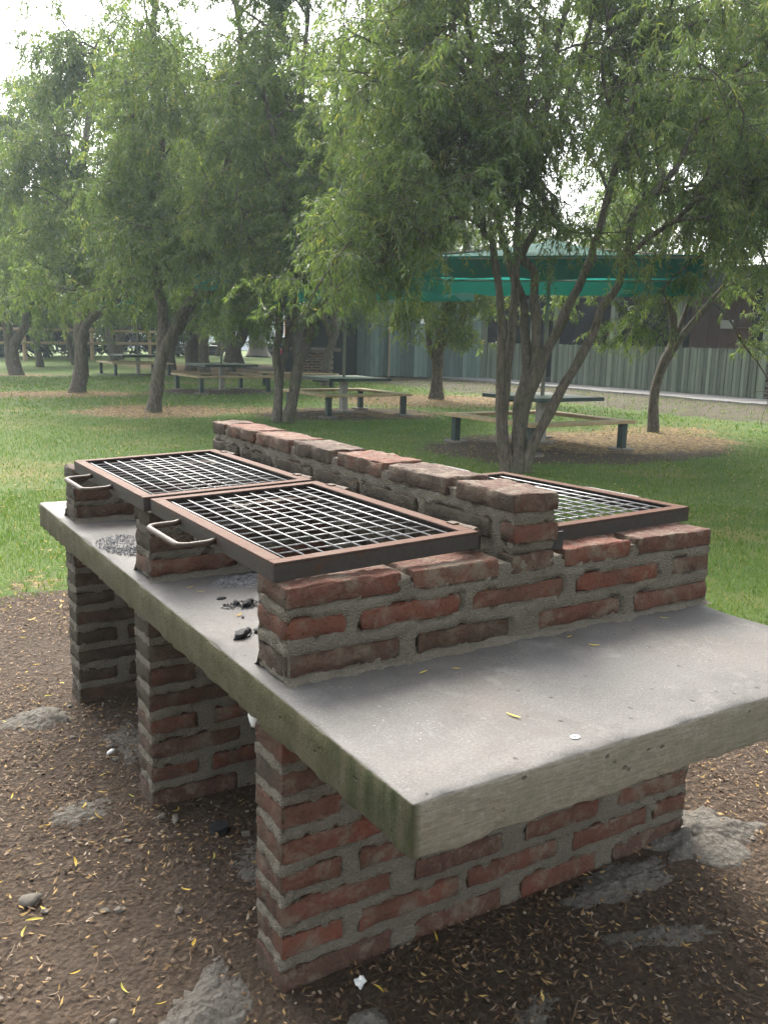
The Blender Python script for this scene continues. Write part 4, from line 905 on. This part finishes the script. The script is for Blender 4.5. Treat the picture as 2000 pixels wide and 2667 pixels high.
STEMS['G'] = [
  (0.17,0.06,[(13.2, 18.67, -0.04), (13.26, 18.75, 0.55), (13.34, 18.83, 1.16), (13.44, 18.91, 1.84), (13.54, 18.91, 2.15), (13.79, 18.85, 2.64), (14.03, 18.77, 2.99), (14.21, 18.87, 3.97), (14.1, 19.23, 5.31), (14.31, 19.37, 6.54)]),
  (0.1,0.05,[(13.2, 18.67, -0.04), (13.28, 18.83, 0.79), (13.24, 18.95, 1.16), (13.18, 19.09, 1.52), (13.25, 19.2, 2.14), (13.28, 19.31, 2.63), (13.37, 19.35, 2.98), (13.35, 19.6, 3.96), (13.69, 19.72, 5.33)]),
  (0.09,0.05,[(13.2, 18.67, -0.04), (13.28, 18.76, 0.8), (13.36, 18.76, 1.23), (13.56, 18.69, 1.72), (13.72, 18.6, 1.97), (14.58, 18.27, 3.12), (14.86, 18.3, 4.22), (14.74, 18.66, 5.66)]),
]
STEMS['H'] = [
  (0.16,0.08,[(13.03, 24.68, 0.0), (13.06, 24.75, 0.41), (13.16, 24.81, 0.95), (13.33, 24.81, 1.42), (13.44, 24.81, 1.68), (13.44, 24.92, 2.15), (13.41, 25.05, 2.68), (13.33, 25.43, 4.06), (13.34, 25.8, 5.69), (13.74, 25.95, 7.47)]),
  (0.12,0.07,[(13.03, 24.68, 0.0), (13.09, 24.76, 0.51), (13.26, 24.81, 1.18), (13.32, 24.85, 1.55), (13.23, 24.98, 1.88), (13.18, 25.11, 2.27), (12.81, 25.75, 4.05), (12.69, 26.19, 5.67)]),
]
STEMS['I'] = [
  (0.25,0.1,[(12.86, 36.81, 0.01), (12.88, 36.97, 0.75), (12.95, 37.01, 1.11), (13.19, 36.94, 1.47), (13.2, 37.07, 2.1), (13.14, 37.26, 2.76), (12.96, 37.66, 3.99), (12.96, 38.12, 5.97), (13.33, 38.44, 8.36)]),
  (0.2,0.1,[(12.86, 36.81, 0.01), (12.88, 36.97, 0.75), (13.0, 36.97, 1.11), (13.27, 36.9, 1.52), (13.47, 36.91, 2.1), (13.83, 36.81, 2.65), (14.19, 36.95, 4.22), (14.54, 37.23, 6.41)]),
]
STEMS['J'] = [
  (0.2,0.1,[(14.15, 35.4, 0.0), (14.27, 35.45, 0.58), (14.52, 35.45, 1.25), (14.74, 35.52, 2.13), (14.84, 35.61, 2.8), (14.49, 36.1, 4.0), (14.52, 36.63, 6.35), (15.07, 36.87, 8.91)]),
  (0.12,0.07,[(14.19, 35.38, 0.01), (14.37, 35.45, 0.8), (14.76, 35.34, 1.43), (15.03, 35.39, 2.36), (15.12, 35.48, 3.03), (15.17, 35.68, 4.02), (15.71, 35.89, 6.38)]),
]
STEMS['M'] = [
  (0.25,0.12,[(13.12, 49.89, 0.08), (13.05, 50.12, 0.95), (12.94, 50.37, 1.71), (12.77, 50.62, 2.31), (12.9, 50.65, 2.82), (12.76, 51.14, 4.55), (12.91, 51.75, 7.61)]),
  (0.18,0.1,[(13.07, 49.92, 0.08), (12.97, 50.18, 0.94), (12.66, 50.51, 1.55), (12.54, 50.73, 2.2), (12.44, 50.94, 2.81), (12.21, 51.48, 4.54), (12.2, 52.07, 7.08)]),
]
STEMS['N'] = [
  (0.28,0.12,[(14.18, 52.81, 0.0), (14.26, 52.97, 0.92), (14.46, 53.0, 1.57), (14.59, 53.02, 2.0), (14.54, 53.17, 2.54), (15.57, 53.04, 4.79), (15.6, 53.77, 8.02)]),
  (0.2,0.1,[(14.18, 52.81, 0.0), (14.26, 52.97, 0.92), (14.46, 53.0, 1.57), (14.91, 52.8, 1.96), (15.18, 52.74, 2.45), (16.27, 52.61, 4.8), (16.77, 53.04, 8.05)]),
]
STEMS['K'] = [
  (0.8,0.35,[(26.62, 60.66, 0.05), (26.7, 60.83, 1.04), (26.6, 61.16, 2.17), (26.66, 61.47, 3.68), (26.28, 62.18, 5.75), (26.33, 63.08, 9.78)]),
  (0.6,0.3,[(26.69, 60.62, 0.06), (26.84, 60.75, 1.04), (27.19, 60.79, 2.19), (27.47, 60.83, 3.1), (28.06, 61.16, 6.13), (28.69, 61.69, 10.18)]),
]
tA = willow(STEMS['A'], 'big corkscrew willow with five or more twisting stems right behind the barbecue', 1, 2.95, 1.0, 12, 9, 7, 22, (.07, .115), (.0130, .0185), fine=False, reach=1.25, zcut=1.75, thin=.86)
tB = willow(STEMS['B'], 'willow of two leaning stems just left of the bench ring beyond the spine wall', 2, 2.3, 1.25, 13, 9, 8, 30, (.075, .115), (.019, .027), reach=1.1)
tC = willow(STEMS['C'], 'willow with a leaning dark trunk in a ring of fallen leaves, left of centre', 3, 2.2, 1.35, 13, 9, 8, 27, (.085, .125), (.022, .032), reach=1.15)
tD = willow(STEMS['D'], 'willow with a straight thick trunk and one long limb reaching right', 4, 2.6, 1.7, 13, 9, 8, 25, (.11, .16), (.027, .039), reach=.78)
tE = willow(STEMS['E'], 'willow with a bent forked trunk at the left edge', 5, 2.6, 2.2, 13, 9, 7, 20, (.17, .25), (.04, .056), reach=.6)
tF = willow(STEMS['F'], 'willow with a bent dark trunk standing in front of the half wall of the shed', 6, 2.2, 1.2, 12, 9, 7, 25, (.075, .12), (.018, .026), reach=1.1, thin=.74)
tG = willow(STEMS['G'], 'small willow with a knobbly stump-like base in front of the green board wall', 7, 2.3, 1.4, 9, 8, 6, 18, (.13, .20), (.03, .044))
small = dict(ns=8, nt=7, ntw=6, nl=12, ll=(.22, .33), lw=(.045, .065), sides=8)
tH = willow(STEMS['H'], 'slim crooked willow right behind the second closest picnic table', 8, 2.8, 1.6, **small)
tI = willow(STEMS['I'], 'willow with a kinked trunk seen left of the middle picnic table', 9, 3.2, 2.1, **small)
tJ = willow(STEMS['J'], 'thin leaning willow seen right of the middle picnic table', 10, 3.2, 2.1, **small)
tM = willow(STEMS['M'], 'forked pale-stemmed willow behind the farthest picnic table, left one of two', 11, 3.8, 2.6, **small)
tN = willow(STEMS['N'], 'pale-stemmed willow behind the farthest picnic table, right one of two', 12, 3.8, 2.6, **small)
tK = willow(STEMS['K'], 'stout double-trunked tree beside the tyre stacks far back', 13, 5.0, 3.4, **small)
def again(src, x, y, rz, s, label):
    o = copy_tree(src); o.location = (x, y, 0); o.rotation_euler = (0, 0, rz); o.scale = (s,)*3; o['label'] = label; o['group'] = 'background willows'; return o
"""extra background trees"""
for src, x, y, rz, s, lab in (
    (tE, 22.5, 43.0, 2.0, 1.05, 'leafy willow crown rising behind the shade roof left of the shed'),
    (tD, 14.5, 29.5, 1.0, 1.05, 'bushy willow behind the slim crooked one, beyond the second picnic table'),
    (tE, 15.5, 44.0, 4.1, 1.0, 'tall willow filling the view above the middle picnic table'),
    (tE, 7.4, 41.0, 2.2, .72, 'willow crown filling the gap behind the bent forked trunk'),
    (tE, 12.2, 55.0, 3.9, .85, 'distant willow in front of the dark conifers'),
    (tE, 9.6, 43.5, .9, .8, 'willow behind the fence on the left'),
    (tD, 33.0, 27.5, 2.6, 1.25, 'sunlit yellow-green willow rising behind the shed roof'),
    (tD, 31.0, 17.0, 4.6, 1.15, 'sunlit willow behind the right end of the shed'),
    (tE, 24.0, 62.0, 3.2, 1.15, 'distant willow beside the white building'),
    (tE, 36.0, 55.0, 5.2, 1.1, 'distant willow behind the left end of the shed'),
    (tD, 11.0, 30.0, 3.3, 1.05, 'tall willow over the gap between the two middle picnic tables'),
    (tE, 12.2, 37.5, 5.5, 1.0, 'tall willow rising behind the middle bench ring'),
    (tE, 17.0, 41.0, .4, 1.05, 'tall willow behind the brick counter'),
    (tE, 19.5, 49.0, 2.9, 1.15, 'tall willow behind the tyre stacks'),
    (tE, 27.5, 46.0, 1.6, 1.1, 'tall willow behind the left part of the shed'),
    (tD, 27.0, 40.5, 5.0, 1.15, 'bushy willow directly behind the green board wall'),
    (tC, 16.4, 7.6, 2.2, 1.1, 'willow at the right edge whose leafy boughs hang in from outside')):
    again(src, x, y, rz, s, lab)
# grove continued out of view: unseen willows added to shade the barbecue
for src, x, y, rz, s, lab in ((tC, -4.5, -5.5, .5, 1.1, 'unseen willow added for shade behind the camera, left'), (tB, 3.6, -6.0, 2.5, 1.15, 'unseen willow added for shade behind the camera, right'),
    (tC, -6.0, 3.0, 4.0, 1.1, 'unseen willow added for shade left of the barbecue'), (tF, 8.0, -3.0, 1.0, 1.1, 'unseen willow added for shade right of the barbecue')):
    again(src, x, y, rz, s, lab)
# cut branch stub on the leaning stem
# pruning scar on the big willow
pc = Vector((7.49, 7.33, 2.13)); 
# ------------------------------------------------------------------ conifers at the far left
def conifer_mesh(h, r, n, seed):
    rng = np.random.default_rng(seed); u = rng.random(n)**.8; z = .2+h*u; rad = r*(1-u)**.75*(.75+.25*np.sin(z*5+seed))*(rng.random(n)**.35); a = rng.uniform(0, 6.283, n)
    p = np.stack([rad*np.cos(a), rad*np.sin(a), z], 1); d = norm(np.stack([np.cos(a), np.sin(a), -.25+0*a], 1)+rng.normal(0, .5, (n, 3))); sd = norm(np.cross(d, rng.normal(0, 1, (n, 3)))); L = rng.uniform(.25, .6, n)[:, None]; w = L*.16
    V = np.stack([p, p+d*L*.5-sd*w, p+d*L*.5+sd*w, p+d*L+np.array([0, 0, -.1])], 1).reshape(-1, 3); o = (np.arange(n)*4)[:, None]
    return big_mesh(V, [np.concatenate([o+np.array([[0, 1, 2]]), o+np.array([[1, 3, 2]])])], M['pineleaf'], 'crown', np.repeat(rng.random(n), 4))
CM = [conifer_mesh(8.5, 3.0, 9000, i) for i in range(2)]
tr = MB().tube([(0, 0, -.1), (0, 0, 7.5)], [.22, .04], 8).mesh(M['bark'], True, 'trunk')
for i, (x, y, s, lab) in enumerate((
    (5.2, 54.0, 1.0, 'dark conifer outermost on the left behind the fence'), (8.2, 56.0, 1.1, 'dark conifer behind the left fence post'), (11.0, 57.5, .95, 'dark conifer behind the middle of the two-rail fence'),
    (14.2, 59.5, 1.05, 'dark conifer behind the right end of the fence'), (17.6, 60.5, 1.0, 'dark conifer behind the farthest picnic table'), (20.8, 61.5, .72, 'low dark conifer left of the bright strip of lawn'),
    (37.0, 70.0, .8, 'dark conifer shrub in front of the white building'))):
    t = thing('conifer_tree', lab, 'tree', (x, y, 0), i*1.1, 'dark conifers at the back'); t.scale = (s, s, s); link('trunk', tr, t); tag(link('crown', CM[i % 2], t), kind='stuff')

# ------------------------------------------------------------------ two-rail fence
fen = thing('rail_fence', 'low wooden fence of two long pale rails in front of the dark conifers', 'fence', (5.0, 46.6, 0), 0)
fx = Vector((.87, .50, 0)); fl = 13.5
for z in (.92, 1.62):
    MB().tube([(0, 0, z), (fx.x*fl, fx.y*fl, z+.02)], .085, 6).build('rail', M['stick'], fen)
for q in (-.2, 3.6, 8.2, 12.8):
    MB().tube([(fx.x*q, fx.y*q+.1, -.1), (fx.x*q, fx.y*q+.1, 1.75)], .10, 8).build('post', M['stick'], fen)

# ------------------------------------------------------------------ shed
shed = thing('shed', 'long open-fronted green timber shed with board half wall and dark inside', 'shed', (23.05, 15.85, 0))
def sp_(x, y, z=0): return (x-23.05, y-15.85, z)
def boards(parent, a, b, z0, z1, w, mat, thick=.03, name='board', jitter=.03):
    a, b = Vector((*a, 0)), Vector((*b, 0)); L_ = (b-a).length; d = (b-a)/L_; n = int(round(L_/w)); ang = math.atan2(d.y, d.x); ms = []
    for k in range(3):
        mm = MB().box(.003, L_/n-.003, -thick, 0, 0, z1-z0).mesh(mat, False, name); bm = bmesh.new(); bm.from_mesh(mm); bmesh.ops.bevel(bm, geom=[e for e in bm.edges if abs(e.verts[0].co.z-e.verts[1].co.z) > .5], offset=.01, segments=2, affect='EDGES'); bm.to_mesh(mm); bm.free(); ms.append(mm)
    for i in range(n):
        p = a+d*(L_*i/n); off = Vector((-d.y, d.x, 0))*(-.018 if i % 2 else 0)
        o = link(name, ms[i % 3], parent, (p.x+off.x, p.y+off.y, z0+random.uniform(-jitter, 0)), ang+random.uniform(-.004, .004)); o.rotation_euler.y = random.uniform(-.004, .004)
def off(q): return (q[0]-23.05, q[1]-15.85)
def panel(name, a, b, z0, z1, th, mat, parent):
    a, b = Vector(off(a)), Vector(off(b)); d = (b-a).normalized(); n_ = Vector((-d.y, d.x))*th
    V = [(q.x, q.y, z) for z in (z0, z1) for q in (a, b, b+n_, a+n_)]
    return link(name, mesh(V, [(0, 3, 2, 1), (4, 5, 6, 7), (0, 1, 5, 4), (1, 2, 6, 5), (2, 3, 7, 6), (3, 0, 4, 7)], mat, False, name), parent)
hw = panel('half_wall', (23.16, 24.7), (23.16, 15.85), .03, 1.45, .05, M['gpaint'], shed); boards(hw, off((23.10, 24.7)), off((23.10, 15.85)), .06, 1.53, .14, M['board'])
hw2 = panel('half_wall', (22.70, 28.5), (23.16, 26.3), .03, 1.45, .05, M['gpaint'], shed); boards(hw2, off((22.66, 28.5)), off((23.10, 26.3)), .06, 1.53, .14, M['board'])
fw = panel('front_wall', (18.25, 31.66), (22.66, 28.66), 0, 3.5, .08, M['gpaint'], shed); boards(fw, off((18.20, 31.60)), off((22.62, 28.60)), .04, 3.5, .185, M['wallboard'], .035)
panel('side_wall', (17.30, 36.6), (18.16, 31.64), 0, 3.5, .08, M['kiosk'], shed)
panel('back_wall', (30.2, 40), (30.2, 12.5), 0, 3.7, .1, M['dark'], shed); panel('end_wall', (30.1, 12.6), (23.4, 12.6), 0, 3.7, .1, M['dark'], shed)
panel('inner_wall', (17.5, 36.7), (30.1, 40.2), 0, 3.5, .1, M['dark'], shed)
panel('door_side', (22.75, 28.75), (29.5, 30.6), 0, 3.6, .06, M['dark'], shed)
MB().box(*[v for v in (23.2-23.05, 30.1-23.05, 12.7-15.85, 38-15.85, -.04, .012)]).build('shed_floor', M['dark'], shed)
rf = MB(); 
rv = [(22.2, 12.0), (31.0, 12.0), (31.0, 41.0), (16.6, 38.0), (17.4, 31.6), (22.2, 28.2)]
V = [(*off(q), 3.72) for q in rv]+[(*off(q), 3.90) for q in rv]; n = 6
link('roof', mesh(V, [tuple(range(n))[::-1], tuple(range(n, 2*n))]+[(j, (j+1) % n, n+(j+1) % n, n+j) for j in range(n)], M['gpaint'], False, 'roof'), shed)
for (x, y) in ((23.02, 15.72), (23.03, 19.0), (23.03, 21.9), (23.03, 24.82), (23.05, 26.15), (22.5, 28.55)):
    MB().box(x-23.05-.09, x-23.05+.09, y-15.85-.09, y-15.85+.09, 0, 3.715).build('post', M['board'], shed)
cp = panel('inner_panel', (25.2, 20.3), (25.2, 17.9), .1, 3.3, .05, M['corr'], shed); boards(cp, off((25.14, 20.3)), off((25.14, 17.9)), .1, 3.3, .2, M['corr'])
cp2 = panel('inner_panel', (25.2, 17.0), (25.2, 16.2), .1, 3.3, .05, M['corr'], shed)
for (ya, yb) in ((20.9, 22.9), (15.95, 17.4)):
    MB().tube([(.75, ya-15.85, .1), (.75, ya-15.85, 2.15), (.75, yb-15.85, 2.15), (.75, yb-15.85, .1)], .03, 6).build('pipe_frame', M['corr'], shed)
def notice(x, y, z, w, h, ang, lab, cat='notice'):
    o = MB().box(-w/2, w/2, -.012, 0, -h/2, h/2).build('notice', M['paper'], None, (x, y, z), ang); tag(o, lab, cat, 'white papers pinned to the shed'); return o
aw = math.atan2(28.60-31.60, 22.62-18.20); dn = Vector((math.cos(aw), math.sin(aw))); nn = Vector((dn.y, -dn.x))
p = Vector((18.2, 31.6))+dn*2.75+nn*.065; notice(p.x, p.y, 2.38, .24, .34, aw, 'white paper pinned on the green board wall')
asd = math.atan2(31.64-36.6, 18.16-17.30); dn2 = Vector((math.cos(asd), math.sin(asd))); nn2 = Vector((dn2.y, -dn2.x))
for k, (q, z, lab) in enumerate(((1.2, 2.25, 'pale notice on the dark side wall of the shed, left one'), (3.9, 2.3, 'pale notice on the dark side wall of the shed, next to the corner'))):
    p = Vector((17.30, 36.6))+dn2*q+nn2*.012; notice(p.x, p.y, z, .35, .75, asd, lab)
notice(25.06, 18.75, 2.30, .5, .28, -math.pi/2, 'white board on the brown panel inside the shed')
p = Vector((18.2, 31.6))+dn*1.35+nn*.14
o = MB().tube([(0, 0, 0), (.02, .02, 2.35)], .03, 6).build('wooden_stake', M['stick'], None, (p.x, p.y, .0)); tag(o, 'thin bare wooden stake standing against the green board wall', 'stake')
# brick pier closing the half wall on the right
bp = thing('brick_pillar', 'brick pillar at the right end of the shed half wall', 'pillar', (23.0, 15.2, 0))
MB().box(.01, .44, -.39, .39, 0, 2.0).build('mortar', M['mortar'], bp)
bmh = brick_mesh(.45, .24, .08, 1)
for c in range(18):
    for j in range(3):
        y = -.27+.27*j+(.06 if c % 2 else -.04)
        o = link('brick', bmh, bp, (.225, max(-.30, min(.30, y)), .06+c*.108)); o['soot_and_dark'] = .1*random.random()
# brick counter under the eave
bc = thing('brick_counter', 'old brick counter with a concrete top beside the dark side wall of the shed', 'counter', (15.9, 31.0, 0), -.50)
MB().box(-.75, .75, -.35, .35, 0, 1.02).build('mortar', M['mortar'], bc)
bmh = brick_mesh(.30, .12, .075, 2)
for c in range(9):
    for j in range(5):
        x = -.66+.33*j+(.08 if c % 2 else -.06)
        if -.7 < x < .72: o = link('brick', bmh, bc, (max(-.6, min(.6, x)), -.31, .06+c*.108)); o['soot_and_dark'] = random.uniform(.1, .6)
vv, ff = rough_box(2.1, .95, .12, .01, .1, .004, 5, 4); link('counter_top', mesh(vv, ff, M['spill'], False, 'counter_top'), bc, (0, 0, 1.085))
# low plank bench
pb = thing('plank_bench', 'low weathered plank bench left of the brick counter', 'bench', (12.0, 24.6, 0), -.75)
MB().box(-1.3, 1.3, -.13, .13, .40, .45).build('seat', M['wood'], pb)
for sx in (-1, 1): MB().box(sx*1.1-.05, sx*1.1+.05, -.10, .10, 0, .398).build('leg', M['gpaint'], pb)

# ------------------------------------------------------------------ far back: tyres, white building, tractor, panel
def torus(R, r, n=18, k=8):
    V = []; F = []
    for i in range(n):
        a = 6.283185*i/n
        for j in range(k):
            b = 6.283185*j/k; V.append(((R+r*math.cos(b))*math.cos(a), (R+r*math.cos(b))*math.sin(a), r*.85*math.sin(b)))
    for i in range(n):
        for j in range(k): F.append((i*k+j, ((i+1) % n)*k+j, ((i+1) % n)*k+(j+1) % k, i*k+(j+1) % k))
    return mesh(V, F, M['tyre'], True, 'tyre')
TM = torus(.36, .15)
for (x, y, n_, sl) in ((27.0, 61.2, 5, 'stack at the left foot of the stout double trunk'), (30.6, 60.0, 5, 'stack just right of the stout double trunk'), (32.3, 59.4, 5, 'rightmost stack'), (25.4, 65.6, 4, 'stack behind the pole of the middle table'), (26.6, 66.0, 6, 'tall stack behind the thin leaning willow'), (24.2, 63.6, 3, 'low stack left of the thin leaning willow'), (22.6, 74.0, 3, 'far left stack by the bright lawn'), (24.9, 73.5, 2, 'pair of tyres by the bright lawn'), (28.6, 63.0, 4, 'stack behind the stout double trunk'), (29.6, 62.6, 6, 'tall stack behind the stout double trunk')):
    for k_ in range(n_):
        o = link('tyre', TM, None, (x+random.uniform(-.06, .06), y+random.uniform(-.06, .06), .13+k_*.25), random.random(), (random.uniform(-.05, .05), random.uniform(-.05, .05), 0))
        tag(o, ('top' if k_ == n_-1 else ('bottom', 'second', 'third', 'fourth', 'fifth')[k_])+' black tyre of the '+sl, 'tyre', 'tyres stacked at the back')
wb = thing('white_building', 'long low white building glimpsed between the far trunks', 'building', (30.0, 92.0, 0), -.50)
MB().box(-4, 22, 0, 6, 0, 4.0).build('wall', M['white'], wb); MB().box(-4.4, 22.4, -.4, 6.4, 4.01, 4.25).build('roof', M['pole'], wb)
for i in range(14): MB().box(-3.9+i*1.9, -3.84+i*1.9, -.05, -.002, .02, 3.98).build('batten', M['pole'], wb)
tc = thing('garden_tractor', 'small red garden tractor parked left of the brick counter', 'tractor', (23.3, 47.6, 0), .55)
bd = MB().box(-.34, .34, -.3, .55, .45, .62).box(-.26, .26, .5, 1.15, .42, .80); bd.build('body', M['red'], tc)
MB().box(-.24, .24, -.28, .1, .622, .70).box(-.24, .24, -.34, -.26, .70, 1.05).build('seat', M['red'], tc)
for sx in (-1, 1):
    MB().tube([(sx*.30, -.15, .36), (sx*.50, -.15, .36)], .36, 16).build('wheel', M['tyre'], tc); MB().tube([(sx*.30, .95, .24), (sx*.44, .95, .24)], .24, 14).build('wheel', M['tyre'], tc)
MB().tube([(0, .4, .7), (0, .28, 1.0)], .02, 6).tube([(.17*math.cos(a*.5236), .28+.06*math.sin(a*.5236), 1.0+.15*math.sin(a*.5236)) for a in range(13)], .015, 6).build('steering_wheel', M['black'], tc)
os_ = thing('orange_panel', 'orange panel on a post behind the two leaning willow stems', 'panel', (26.0, 54.0, 0), -.5)
MB().box(-.38, .38, -.03, .03, 1.55, 2.75).build('board', M['orange'], os_); MB().tube([(0, .06, -.1), (0, .06, 2.7)], .04, 8).build('post', M['pole'], os_)

# ------------------------------------------------------------------ air
hz = MB().box(-40, 75, -12, 110, -1.2, 24).mesh(None, False, 'haze'); hz.materials.clear()
hm = bpy.data.materials.new('haze'); hm.use_nodes = True; hn_ = hm.node_tree.nodes; hn_.remove(hn_['Principled BSDF'])
pv = hn_.new('ShaderNodeVolumePrincipled'); pv.inputs['Color'].default_value = (.78, .90, 1.0, 1); pv.inputs['Density'].default_value = .0010; pv.inputs['Anisotropy'].default_value = .35
hm.node_tree.links.new(pv.outputs[0], hn_['Material Output'].inputs['Volume']); hz.materials.append(hm)
tag(link('haze', hz), kind='stuff')
